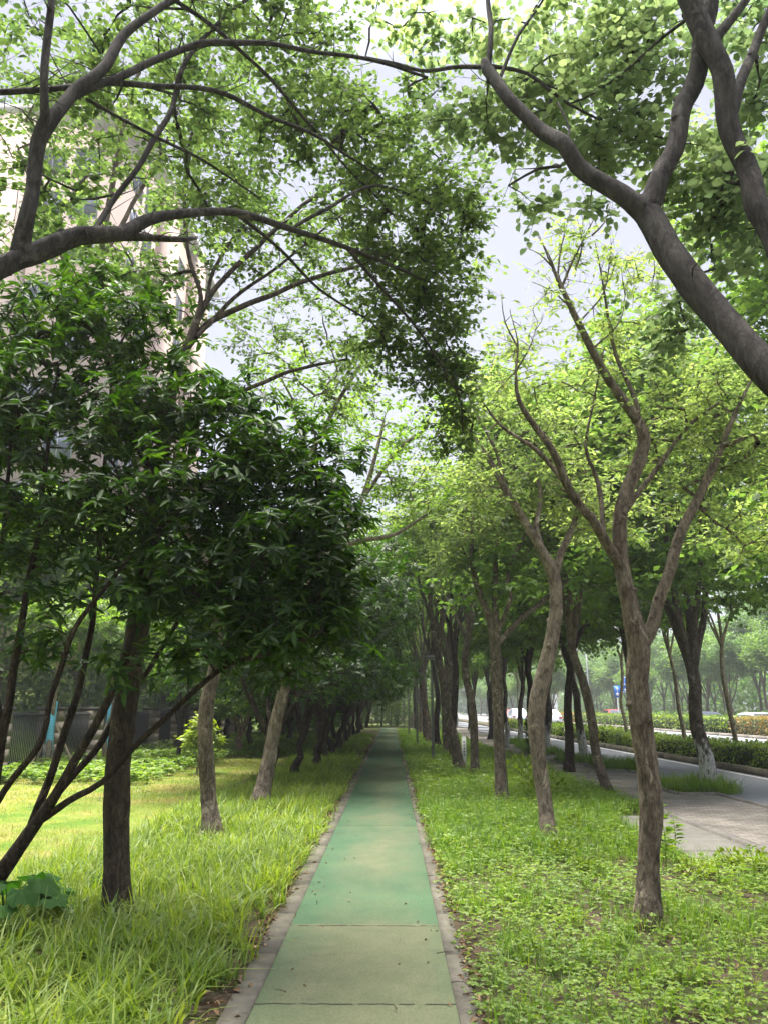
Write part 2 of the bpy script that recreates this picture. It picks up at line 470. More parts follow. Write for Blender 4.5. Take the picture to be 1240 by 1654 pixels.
def mat_ground():
    m, n, o = newmat('soil_and_moss')
    p = pos(n); a = noise(n, .35, 6, p); b = noise(n, 14, 6, p, .7)
    c = ramp(n, a, [(.35, (.05, .085, .02)), (.6, (.085, .12, .03))])
    c = mixc(n, ramp(n, b, [(.42, (0, 0, 0)), (.62, (1, 1, 1))]), c, (.075, .058, .038))
    principled(n, o, c, .95, b, .8, .03, .1); return m
def mat_soil():
    m, n, o = newmat('bare_soil')
    p = pos(n); b = noise(n, 18, 8, p, .75); a = noise(n, 2.2, 4, p)
    c = ramp(n, b, [(.3, (.035, .026, .018)), (.55, (.10, .075, .05)), (.75, (.20, .16, .11))])
    c = mixc(n, ramp(n, a, [(.45, (0, 0, 0)), (.62, (.8, .8, .8))]), c, (.055, .09, .02))
    principled(n, o, c, .95, b, 1.0, .03, .1); return m
def mat_lawn():
    m, n, o = newmat('worn_lawn')
    p = pos(n); a = noise(n, .8, 5, p, .6); b = noise(n, 30, 5, p, .7)
    c = ramp(n, a, [(.36, (.085, .15, .022)), (.5, (.15, .19, .035)), (.66, (.24, .20, .075))])
    c = mixc(n, 1.0, c, ramp(n, b, [(.3, (.6, .6, .6)), (.7, (1.3, 1.3, 1.2))]), 'MULTIPLY')
    principled(n, o, c, .95, b, .8, .03, .1); return m
def mat_path():
    m, n, o = newmat('green_running_surface')
    sp = N(n, 'SeparateXYZ'); n.links.new(pos(n), sp.inputs[0]); X, Y = sp.outputs[0], sp.outputs[1]
    g = ramp(n, noise(n, 2.2, 4, pos(n)), [(.3, (.034, .080, .036)), (.7, (.050, .102, .047))])
    w1 = noise(n, 1.25, 5, pos(n, (1.3, .62, 1)), .62, .3)
    # wear is strongest along the middle and on the first slab
    mid = mathn(n, 'SUBTRACT', 1.0, mathn(n, 'ABSOLUTE', mathn(n, 'MULTIPLY', mathn(n, 'ADD', X, .12), 1.75)))
    slab = ramp(n, mathn(n, 'DIVIDE', Y, 100.0), [(0, (.42,) * 3), (.0620, (.05,) * 3), (.080, (.11,) * 3), (.12, (.02,) * 3), (.17, (.14,) * 3), (.235, (.05,) * 3), (.34, (.12,) * 3)], 'CONSTANT')
    k = mathn(n, 'ADD', mathn(n, 'MULTIPLY', w1, .9), mathn(n, 'ADD', mathn(n, 'MULTIPLY', mid, .34), slab))
    c = mixc(n, ramp(n, k, [(.56, (0, 0, 0)), (1.1, (.80, .80, .80))]), g, ramp(n, noise(n, 5, 4, pos(n)), [(.3, (.100, .108, .052)), (.7, (.140, .134, .072))]))
    dirt = noise(n, 9, 8, pos(n), .75, .5)
    c = mixc(n, ramp(n, dirt, [(.53, (0, 0, 0)), (.72, (.45, .45, .45))]), c, (.065, .075, .045))
    fine = noise(n, 260, 2, pos(n), .6)
    c = mixc(n, 1.0, c, ramp(n, fine, [(.3, (.76,) * 3), (.7, (1.22,) * 3)]), 'MULTIPLY')
    grit = noise(n, 75, 5, pos(n), .8)
    c = mixc(n, 1.0, c, ramp(n, grit, [(.32, (.66,) * 3), (.5, (1.0,) * 3), (.7, (1.28,) * 3)]), 'MULTIPLY')
    spk = N(n, 'TexVoronoi'); spk.inputs['Scale'].default_value = 38; n.links.new(pos(n), spk.inputs['Vector'])
    c = mixc(n, ramp(n, spk.outputs['Distance'], [(.035, (.8,) * 3), (.06, (0, 0, 0))]), c, (.24, .26, .20))
    far = noise(n, .55, 3, pos(n, (.3, 1, 1)))
    c = mixc(n, 1.0, c, ramp(n, far, [(.35, (.93, .94, .96)), (.65, (1.06, 1.05, 1.03))]), 'MULTIPLY')
    principled(n, o, c, .86, mathn(n, 'ADD', fine, mathn(n, 'MULTIPLY', dirt, .6)), .35, .004, .35); return m
def mat_concrete(name, a, b, sc=9, dirt=(.05, .045, .035)):
    m, n, o = newmat(name)
    x = noise(n, sc, 7, pos(n), .7); y = noise(n, 1.7, 5, pos(n), .6, .5); z = noise(n, 120, 2, pos(n))
    c = ramp(n, x, [(.3, a), (.7, b)])
    c = mixc(n, ramp(n, y, [(.5, (0, 0, 0)), (.75, (.55,) * 3)]), c, dirt)
    c = mixc(n, 1.0, c, ramp(n, z, [(.3, (.85,) * 3), (.7, (1.15,) * 3)]), 'MULTIPLY')
    principled(n, o, c, .92, x, .5, .01, .2); return m
def mat_brick():
    m, n, o = newmat('paving_brick')
    b = N(n, 'TexBrick'); b.inputs['Scale'].default_value = 1; b.inputs['Brick Width'].default_value = .22; b.inputs['Row Height'].default_value = .11
    b.inputs['Mortar Size'].default_value = .006; b.inputs['Color1'].default_value = (.17, .15, .13, 1); b.inputs['Color2'].default_value = (.25, .225, .195, 1); b.inputs['Mortar'].default_value = (.07, .065, .05, 1)
    n.links.new(pos(n), b.inputs['Vector'])
    c = mixc(n, 1.0, b.outputs[0], ramp(n, noise(n, 1.2, 6, pos(n)), [(.35, (.7,) * 3), (.65, (1.15,) * 3)]), 'MULTIPLY')
    principled(n, o, c, .9, b.outputs[1], -.4, .01, .2); return m
def mat_asphalt():
    m, n, o = newmat('asphalt')
    x = noise(n, 90, 3, pos(n)); y = noise(n, .5, 5, pos(n, (1, .25, 1)))
    c = mixc(n, 1.0, ramp(n, y, [(.35, (.13, .137, .145)), (.65, (.17, .177, .187))]), ramp(n, x, [(.3, (.8,) * 3), (.7, (1.2,) * 3)]), 'MULTIPLY')
    principled(n, o, c, .85, x, .3, .004, .3); return m
MG, MS, ML, MP = mat_ground(), mat_soil(), mat_lawn(), mat_path()
MC = mat_concrete('kerb_concrete', (.14, .128, .112), (.24, .22, .195))
MCR = mat_concrete('weathered_kerb', (.085, .078, .060), (.165, .152, .120), dirt=(.045, .038, .026))
MPAVE = mat_concrete('paving_concrete', (.13, .125, .105), (.20, .19, .165), 5)
MB_, MA = mat_brick(), mat_asphalt()
M_white = flat('road_paint', (.62, .62, .60), .7, 30, .2)

sheet('ground', -900, 900, -60, 1500, -.03, MG)
sheet('lawn', -9.4, -2.2, 2, 46, -.012, ML, 30, 60)
sheet('soil_bed', -3.3, -.86, 1, 60, -.004, MS)
sheet('verge', .42, 4.10, 1, 60, -.004, MS)
sheet('path', -.735, .345, 0, 67, .010, MP)
# slab joints in the path: thin cracks of grit
rg = np.random.default_rng(5)
mb = MB()
for y in (4.66, 6.2, 11.2, 17.2, 23.5, 34):
    xs = np.linspace(-.735, .345, 40); yy = y + .004 * rg.standard_normal(40)
    h = (.0035 + .003 * rg.random(40)) * (1 if y < 8 else 1.6)
    v = np.concatenate([np.stack([xs, yy - h, np.full(40, .0125)], 1), np.stack([xs, yy + h, np.full(40, .0125)], 1)])
    mb.add(v, [[i, i + 1, i + 41, i + 40] for i in range(39) if rg.random() > .12])
mb.obj('path_joint', flat('joint_grit', (.045, .042, .03), .95), kind='structure')

def kerb(name, x0, x1, y0, y1, z0, z1, ln, mat, jit=.004, seed=0):
    r_ = np.random.default_rng(seed); mb = MB(); y = y0
    while y < y1:
        l = ln; a, b, c = r_.standard_normal(3) * jit
        mb.box(x0 + a, x1 + a + abs(b) * .5, y + .004, y + l - .004, z0, z1 + c * .6); y += l
    return mb.obj(name, mat, kind='structure')
kerb('path_kerb', -.875, -.738, 1.5, 67, -.1, .022, 1.0, MCR, .0025, seed=1)
kerb('path_kerb', .349, .455, 1.5, 67, -.1, .020, 1.0, MCR, .004, seed=2)
# paving, pavement, roads
sheet('paved_bay', 3.2, 4.10, 8.75, 12.2, .012, MPAVE)
kerb('pavement_kerb', 4.10, 4.22, 3, 12.3, -.1, .045, 1.0, MC, seed=3)
sheet('pavement', 4.10, 6.02, 2, 90, .006, MB_)
sheet('pavement_joint', 3.2, 4.10, 9.28, 9.36, .0165, MC)
kerb('road_kerb', 6.02, 6.14, 2, 90, -.1, .03, 1.0, MC, seed=4)
sheet('road', 6.14, 8.78, -5, 260, -.004, MA)
sheet('road_marking', 8.52, 8.60, -5, 200, .001, M_white)
kerb('median_kerb', 8.78, 8.95, 4, 130, -.1, .16, 1.0, MCR, seed=5)
sheet('median_bed', 8.95, 10.45, 4, 130, .05, MS)
kerb('median_kerb', 10.45, 10.6, 4, 130, -.1, .14, 1.0, MC, seed=6)
sheet('main_road', 10.6, 19.6, -5, 300, -.002, MA)
mb = MB()
for X in (13.7, 16.6):
    for k in range(28):
        y = 8 + k * 7.5; mb.add([[X, y, .003], [X + .15, y, .003], [X + .15, y + 3, .003], [X, y + 3, .003]], [[0, 1, 2, 3]])
mb.add([[10.9, 0, .003], [11.05, 0, .003], [11.05, 250, .003], [10.9, 250, .003]], [[0, 1, 2, 3]])
mb.add([[19.2, 0, .003], [19.35, 0, .003], [19.35, 250, .003], [19.2, 250, .003]], [[0, 1, 2, 3]])
mb.obj('lane_marking', M_white, kind='structure')
kerb('median_kerb', 19.6, 19.8, 10, 180, -.1, .16, 2.0, MC, seed=7)
sheet('median_bed', 19.8, 22.3, 10, 180, .05, MS)
sheet('far_road', 22.3, 31, -5, 300, .0, MA)

# ------------------------------------------------------------------ grass and ground cover
def blades(mb, P, az, L, W, bend, rg, lev=(0, .3, .62, 1.0)):
    n = len(P); az = az[:, None]; d = np.concatenate([np.cos(az), np.sin(az), 0 * az], 1); s = np.concatenate([-np.sin(az), np.cos(az), 0 * az], 1)
    tw = rg.random((n, 1)) * .6 - .3; s = unit(s + np.array([0, 0, 1]) * tw)
    V = []
    for t in lev:
        c = P + d * (L * bend * t ** 1.7)[:, None] + np.array([0, 0, 1]) * (L * (t * (1 - .12 * bend) - .52 * bend * t ** 2.3))[:, None]
        h = (W * (.55 + .45 * math.sin(min(1, t * 2 + .2) * 1.57)) * (1 - t ** 2.5) * .5 + .0004)[:, None]
        V += [c - s * h, c + s * h]
    k = len(lev); v = np.stack(V, 1).reshape(-1, 3); b = np.arange(n)[:, None] * 2 * k
    mb.add(v, np.concatenate([b + np.array([[2 * i, 2 * i + 1, 2 * i + 3, 2 * i + 2]]) for i in range(k - 1)]))
def scatter(rg, x0, x1, y0, y1, dens, pick=None):
    n = int((x1 - x0) * (y1 - y0) * dens); p = np.stack([x0 + (x1 - x0) * rg.random(n), y0 + (y1 - y0) * rg.random(n)], 1)
    if pick is not None: p = p[rg.random(n) < pick(p[:, 0], p[:, 1])]
    return p
def clump(x, y, s, ph): return .5 + .25 * (np.sin(x * s + ph) + np.sin(y * s * 1.3 + 2 * ph)) * np.sin((x + y) * s * .6 + ph)
def tufts(mb, p, per, L, W, spread, bend, rg, lv=(0, .3, .62, 1.0)):
    n = len(p); tl = L * (.65 + .6 * rg.random(n))
    P = np.repeat(p, per, 0) + rg.standard_normal((n * per, 2)) * spread
    P = np.concatenate([P, np.full((n * per, 1), -.01)], 1)
    az = rg.random(n * per) * 6.28
    blades(mb, P, az, np.repeat(tl, per) * (.55 + .6 * rg.random(n * per)), W * (.7 + .6 * rg.random(n * per)), bend * (.35 + .9 * rg.random(n * per)), rg, lv)

rg = np.random.default_rng(11)
mb = MB()
edge = lambda x, y: np.clip((-.86 - x) / .22, 0, 1) * np.clip((x + 3.35 + .05 * y + .3 * np.sin(y * 1.7)) / .5, 0, 1) * (.55 + .45 * (clump(x, y, 2.2, 1) > .36)) * (1 - np.exp(-((x + 2.04) ** 2 + (y - 6.2) ** 2) / .05)) * (1 - np.exp(-((x + 2.24) ** 2 + (y - 10.3) ** 2) / .06))
tufts(mb, scatter(rg, -3.4, -.86, 3.0, 9, 72, edge), 19, .36, .0115, .032, .8, rg)
tufts(mb, scatter(rg, -3.2, -.86, 9, 15, 52, edge), 14, .33, .014, .04, .8, rg)
tufts(mb, scatter(rg, -3.0, -.86, 15, 26, 34, edge), 10, .30, .022, .05, .8, rg, (0, .5, 1))
tufts(mb, scatter(rg, -2.9, -.86, 26, 50, 14, edge), 8, .22, .025, .07, .8, rg, (0, .5, 1))
mb.obj('strappy_grass', M_grass, kind='stuff', label='arching strap-leaved grass filling the bed left of the green path', cat='grass')
mb = MB()
lw = lambda x, y: np.clip((-2.1 - x) / .9, 0, 1) * (.4 + .6 * (clump(x, y, 1.1, 3) > .42))
tufts(mb, scatter(rg, -7.5, -2.1, 6, 14, 60, lw), 7, .075, .006, .05, .8, rg, (0, .5, 1))
tufts(mb, scatter(rg, -9.3, -2.1, 14, 30, 42, lw), 6, .10, .010, .07, .8, rg, (0, .5, 1))
mb.obj('lawn_grass', M_lawn, kind='stuff', label='short yellowing lawn in the open patch behind the left trees', cat='grass')
mb = MB()
vg = lambda x, y: np.clip((x - .43) / .12, 0, 1) * np.where((x > 3.12) & (y > 8.7) & (y < 12.25), 0, 1) * np.clip((4.12 - x) / .1, 0, 1)
trk = [(1.9, 6.27, .42), (1.93, 10.17, .5), (1.91, 14.07, .6)]
def near(x, y):
    q = np.zeros_like(x)
    for a, b, r_ in trk: q = np.maximum(q, np.exp(-((x - a) ** 2 + (y - b) ** 2) / r_ ** 2))
    return q
fine = lambda x, y: vg(x, y) * np.clip(np.clip(1.3 * near(x, y), 0, 1) + (clump(x, y, 2.6, 4) > .60) * .6 + (y > 8.6) * .8 + .16 + (np.abs(y - 6.9) < .5) * (x < 1.5) * .35, 0, 1)
tufts(mb, scatter(rg, .44, 4.1, 3.2, 9, 95, fine), 13, .20, .0048, .035, .55, rg)
tufts(mb, scatter(rg, .44, 4.1, 9, 16, 75, fine), 12, .27, .008, .05, .6, rg)
tufts(mb, scatter(rg, .44, 4.1, 16, 30, 34, fine), 10, .24, .014, .07, .6, rg, (0, .5, 1))
tufts(mb, scatter(rg, .44, 4.1, 30, 60, 14, fine), 8, .24, .026, .09, .6, rg, (0, .5, 1))
# seedy taller stalks
tufts(mb, scatter(rg, .5, 3.6, 8.2, 14, 3.0, vg), 7, .48, .006, .03, .45, rg)
mb.obj('fine_grass', M_grass_dark, kind='stuff', label='long fine grass along the verge right of the green path', cat='grass')
# low leafy ground cover with three-part leaves
def cover(mb, p, per, L, h, rg, full=True):
    n = len(p); m = n * per
    P = np.repeat(p, per, 0) + rg.standard_normal((m, 2)) * .045
    z = h * (.25 + .9 * rg.random(m)) * np.repeat(.6 + .8 * rg.random(n), per)
    P = np.concatenate([P, z[:, None]], 1); a0 = rg.random(m) * 6.28
    tilt = rg.standard_normal((m, 3)) * .35 + np.array([0, 0, 1])
    for k in range(3):
        a = a0 + k * 2.09 + rg.standard_normal(m) * .15
        D = np.stack([np.cos(a), np.sin(a), .1 + .3 * rg.standard_normal(m) * .5], 1)
        Ls = L * (.6 + .7 * rg.random(m))
        add_leaves(mb, P, D, tilt, Ls, Ls * .72, full, droop=.15)
mb = MB()
bare = lambda x, y: (.25 + .75 * (clump(x, y, 2.0, 7) + .25 * clump(x, y, 7, 2) > .50))
cv = lambda x, y: vg(x, y) * (1 - .6 * near(x, y)) * np.where(x > 2.3, bare(x, y) * .85, .7 + .3 * bare(x, y))
cover(mb, scatter(rg, .44, 4.0, 3.4, 6, 210, cv), 4, .024, .09, rg)
cover(mb, scatter(rg, .44, 4.0, 6, 9, 150, cv), 4, .028, .10, rg)
cover(mb, scatter(rg, .44, 4.1, 9, 15, 60, cv), 5, .040, .15, rg)
cover(mb, scatter(rg, .44, 4.1, 15, 30, 26, cv), 5, .06, .16, rg, False)
cover(mb, scatter(rg, -9.3, -5.2, 17, 26, 30), 6, .09, .22, rg)
cover(mb, scatter(rg, -9.3, -2.4, 26, 44, 16), 6, .10, .22, rg, False)
mb.obj('ground_cover', M_cover, kind='stuff', label='low three-leaved ground cover carpeting the verge right of the path', cat='ground cover')
# lawn edge creeping onto path, litter
mb = MB()
def litter(p, L, z):
    n = len(p); a = rg.random(n) * 6.28
    D = np.stack([np.cos(a), np.sin(a), rg.standard_normal(n) * .25], 1); Nn = rg.standard_normal((n, 3)) * .45 + np.array([0, 0, 1])
    l = L * (.5 + .8 * rg.random(n)); add_leaves(mb, np.concatenate([p, z + .008 * rg.random((n, 1))], 1), D, Nn, l, l * .45, True, fold=.3, droop=.3)
litter(scatter(rg, -1.08, -.80, 3, 14, 620, lambda x, y: np.exp(-((x + .92) / .06) ** 2) * (.4 + .6 * (clump(x, y, 3, 1) > .4))), .05, .024)
litter(scatter(rg, .40, .56, 3, 16, 620, lambda x, y: np.exp(-((x - .475) / .05) ** 2) * (.3 + .7 * (clump(x, y, 2.4, 5) > .42))), .05, .022)
litter(scatter(rg, -1.0, .6, 14, 45, 26, lambda x, y: (np.abs(np.abs(x + .2) - .7) < .1) * .9), .07, .024)
litter(scatter(rg, -.73, .34, 3, 16, 4), .024, .014)
litter(scatter(rg, -.73, -.58, 3, 20, 14), .03, .014)
litter(scatter(rg, .2, .34, 3, 20, 14), .03, .014)
litter(scatter(rg, -2.4, -1.7, 5.8, 6.7, 120), .05, .01)
litter(scatter(rg, 1.6, 2.3, 5.9, 6.7, 100), .05, .01)
litter(scatter(rg, .6, 4.0, 3.4, 8.5, 60, lambda x, y: (x > 1.6) * (1 - bare(x, y) * .8)), .055, .012)
litter(scatter(rg, -3.2, -1, 3.4, 9, 22), .055, .012)
mb.obj('leaf_litter', M_litter, kind='stuff', label='dry brown fallen leaves gathered along both kerbs of the path', cat='fallen leaves')
# fallen twigs on the path edges
B_tw = flat('dry_twig', (.07, .05, .035), .9)
for (px, py, l, a) in ((705, 1548, .11, .35), (728, 1596, .07, .1), (462, 1612, .08, 2.6), (690, 1420, .07, .2), (708, 1456, .09, .7), (716, 1480, .12, 1.2), (747, 1616, .1, .4), (640, 1640, .06, 1.8)):
    g = gp(px, py); d = np.array([math.cos(a), math.sin(a), 0]); mbx = MB()
    mbx.tube([g + [0, 0, .03], g + d * l * .5 + [0, .006, .032], g + d * l + [0, 0, .028]], [.0035, .003, .0015], 5)
    o = mbx.obj('fallen_twig', B_tw)
    tag(o, 'thin dry brown twig lying at the edge of the green path', 'twig', 'fallen twigs at the edges of the green path')

# ------------------------------------------------------------------ hedges
def hedge(x0, x1, y0, y1, z0, h, mat, label, seed, dens, L, group='clipped hedges in the medians'):
    r_ = np.random.default_rng(seed); mb = MB()
    def surf(n, f):
        u, v = r_.random(n), r_.random(n)
        return f(u, v)
    ly = y1 - y0
    bump = lambda x, y: .035 * np.sin(y * 2.3 + seed) + .03 * np.sin(y * 5.1 + x * 3) + .03 * np.sin(x * 7 + y)
    ps, ns = [], []
    n = int(ly * (x1 - x0) * dens); x = x0 + (x1 - x0) * r_.random(n); y = y0 + ly * r_.random(n)
    e = np.minimum(1, np.minimum(x - x0, x1 - x) / .12) * .05 - .05
    ps.append(np.stack([x, y, z0 + h + bump(x, y) + e + .02 * r_.standard_normal(n)], 1)); ns.append(np.tile([0, 0, 1.], (n, 1)))
    for X, sg in ((x0, -1), (x1, 1)):
        n = int(ly * h * dens); y = y0 + ly * r_.random(n); z = z0 + h * r_.random(n) ** .8
        ps.append(np.stack([X + sg * (bump(z, y) + .02 * r_.standard_normal(n)), y, z], 1)); ns.append(np.tile([sg, 0, .4], (n, 1)))
    n = int((x1 - x0) * h * dens); x = x0 + (x1 - x0) * r_.random(n)
    ps.append(np.stack([x, np.full(n, y0) + .03 * r_.standard_normal(n), z0 + h * r_.random(n)], 1)); ns.append(np.tile([0, -1, .4], (n, 1)))
    P = np.concatenate(ps); Nn = unit(np.concatenate(ns)); D = unit(r_.standard_normal((len(P), 3)) + Nn * .5)
    l = L * (.6 + .8 * r_.random(len(P)))
    add_leaves(mb, P, D, Nn + r_.standard_normal((len(P), 3)) * .5, l, l * .6, False)
    c = empty('clipped_hedge', ((x0 + x1) / 2, y0, 0), label, 'hedge', group)
    o = mb.obj('foliage', mat, c); o.location = (-(x0 + x1) / 2, -y0, 0)
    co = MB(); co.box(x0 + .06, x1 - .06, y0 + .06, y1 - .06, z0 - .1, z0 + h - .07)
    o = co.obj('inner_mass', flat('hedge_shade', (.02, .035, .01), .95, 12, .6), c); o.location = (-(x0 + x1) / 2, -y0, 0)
    st = MB()
    return c
hedge(9.02, 10.35, 12, 21.4, .05, .62, M_hedge, 'dark green clipped hedge in the near median at the right edge of the photo', 1, 420, .06)
hedge(9.05, 10.30, 21.6, 33.5, .05, .56, M_hedge, 'yellow-green clipped hedge behind the whitewashed tree, in the near median', 2, 300, .07)
hedge(9.02, 10.35, 33.8, 62, .05, .62, M_hedge, 'long clipped hedge seen between the street trunks in the near median', 3, 130, .11)
hedge(9.02, 10.35, 62.3, 74, .05, .6, M_hedge_red, 'short red-tipped hedge at the far end of the near median', 4, 90, .13)
hedge(19.95, 22.1, 30, 47, .05, 1.0, M_hedge_red, 'red-tipped clipped hedge across the main road, right edge of the photo', 5, 120, .11)
hedge(19.95, 22.1, 47.3, 84, .05, .95, M_hedge, 'long green clipped hedge across the main road, left of the red-tipped hedge', 6, 60, .15)
hedge(19.95, 22.1, 84.3, 130, .05, .95, M_hedge_red, 'orange-red hedge far down the main road, beyond the long green hedge', 7, 30, .2)
# ================================================================== TREES
LP = limb_px; TP = trunk_px; BP = blob_px
# --- R0: leaning tree, trunk just outside the right edge, limbs overhead
def W_(rows): return [tuple(r) for r in rows]
def LT(rows): return [(x, y, z, r * .9) for x, y, z, r in LP(rows)]
build_tree('leaning_tree', 'grey forked tree leaning in from the right edge overhead, with large rounded leaves', 'tree', (2.25, 2.35, 0),
    [[(2.25, 2.35, 0, .125), (2.22, 2.4, .8, .112), (2.12, 2.55, 1.6, .108), (1.95, 2.75, 2.25, .104)] + LT([(1240, 600, 3.0, 70), (1150, 497, 3.2, 64), (1090, 420, 3.3, 60), (1048, 350, 3.4, 58), (1035, 325, 3.42, 46)]),
     LT([(1050, 352, 3.4, 50), (1020, 325, 3.4, 42), (970, 295, 3.45, 37), (932, 268, 3.5, 34), (913, 238, 3.5, 33), (872, 208, 3.6, 30), (822, 160, 3.7, 27), (786, 112, 3.8, 25), (782, 98, 3.8, 19)]),
     LT([(1042, 345, 3.4, 50), (1068, 285, 3.4, 42), (1092, 220, 3.45, 39), (1112, 150, 3.5, 38), (1130, 90, 3.5, 38), (1142, 20, 3.5, 34), (1150, -60, 3.5, 30)]),
     [(2.12, 2.55, 1.6, .09), (1.98, 2.75, 2.5, .085)] + LT([(1290, 480, 3.2, 54), (1245, 375, 3.3, 50), (1200, 270, 3.4, 45), (1172, 160, 3.4, 43), (1145, 65, 3.4, 44), (1105, -10, 3.4, 40), (1060, -90, 3.4, 34)]),
     LT([(1150, 70, 3.4, 26), (1180, 30, 3.4, 20), (1215, -15, 3.4, 15), (1250, -60, 3.4, 12)]),
     LT([(1180, 190, 3.42, 24), (1200, 120, 3.5, 22), (1225, 60, 3.6, 19), (1255, -10, 3.6, 16)]),
     LT([(788, 108, 3.8, 14), (792, 60, 3.8, 12), (788, 5, 3.9, 10), (784, -60, 3.9, 8)]),
     LT([(786, 108, 3.8, 11), (740, 108, 3.95, 9), (690, 115, 4.05, 8), (640, 103, 4.2, 6), (590, 92, 4.3, 4)]),
     LT([(805, 130, 3.75, 9), (835, 60, 3.8, 7), (870, 10, 3.9, 5), (895, -30, 3.9, 4)]),
     LT([(785, 106, 3.8, 10), (850, 118, 3.8, 8), (905, 160, 3.8, 7), (960, 190, 3.9, 5), (1010, 215, 4.0, 4)]),
     LT([(905, 268, 3.5, 7), (870, 272, 3.55, 6), (820, 300, 3.6, 4)]),
     LT([(1118, 25, 3.5, 8), (1070, 60, 3.6, 7), (1020, 105, 3.7, 6), (960, 150, 3.8, 5), (900, 175, 3.9, 3)]),
     LT([(912, 240, 3.5, 6), (918, 205, 3.6, 5), (900, 165, 3.7, 4)])],
    BP([(640, 25, 4.3, 45, 26, .4, 7), (720, 35, 4.3, 70, 36, .4, 17), (860, 40, 4.2, 110, 50, .6, 36), (980, 60, 4.1, 110, 60, .6, 37), (900, 150, 4.2, 80, 60, .5, 28), (990, 190, 4.2, 90, 60, .5, 27), (820, 190, 4.2, 70, 60, .4, 20),
        (1030, 120, 4.0, 80, 80, .5, 27), (860, 235, 4.1, 60, 35, .4, 9), (965, 250, 4.0, 45, 30, .3, 7), (872, 350, 3.8, 22, 12, .15, 4), (955, 335, 3.8, 22, 14, .15, 3), (1015, 215, 4.1, 50, 50, .4, 11),
        (740, 180, 4.4, 60, 60, .4, 16), (1195, 330, 3.9, 70, 100, .5, 47), (1120, 330, 4.1, 40, 70, .4, 17), (1090, 260, 4.1, 50, 60, .4, 16), (1225, 130, 3.9, 50, 120, .5, 27), (1080, 545, 4.3, 45, 36, .25, 12), (1060, 585, 4.3, 16, 14, .1, 3),
        (1085, 490, 4.2, 22, 30, .2, 5), (1215, 420, 3.8, 30, 22, .2, 6), (1060, 20, 3.9, 60, 50, .5, 17), (1200, 20, 3.9, 60, 50, .5, 17), (1170, 210, 4.2, 50, 60, .3, 14)]),
    Leaf(.054, .042, 6, 4, .20, 'oval', True, .14, .8), B_grey, M_round, seed=3, sides=14, step=.08, twig_r=.0020, flare=.6, bump=.034, epi=.2)

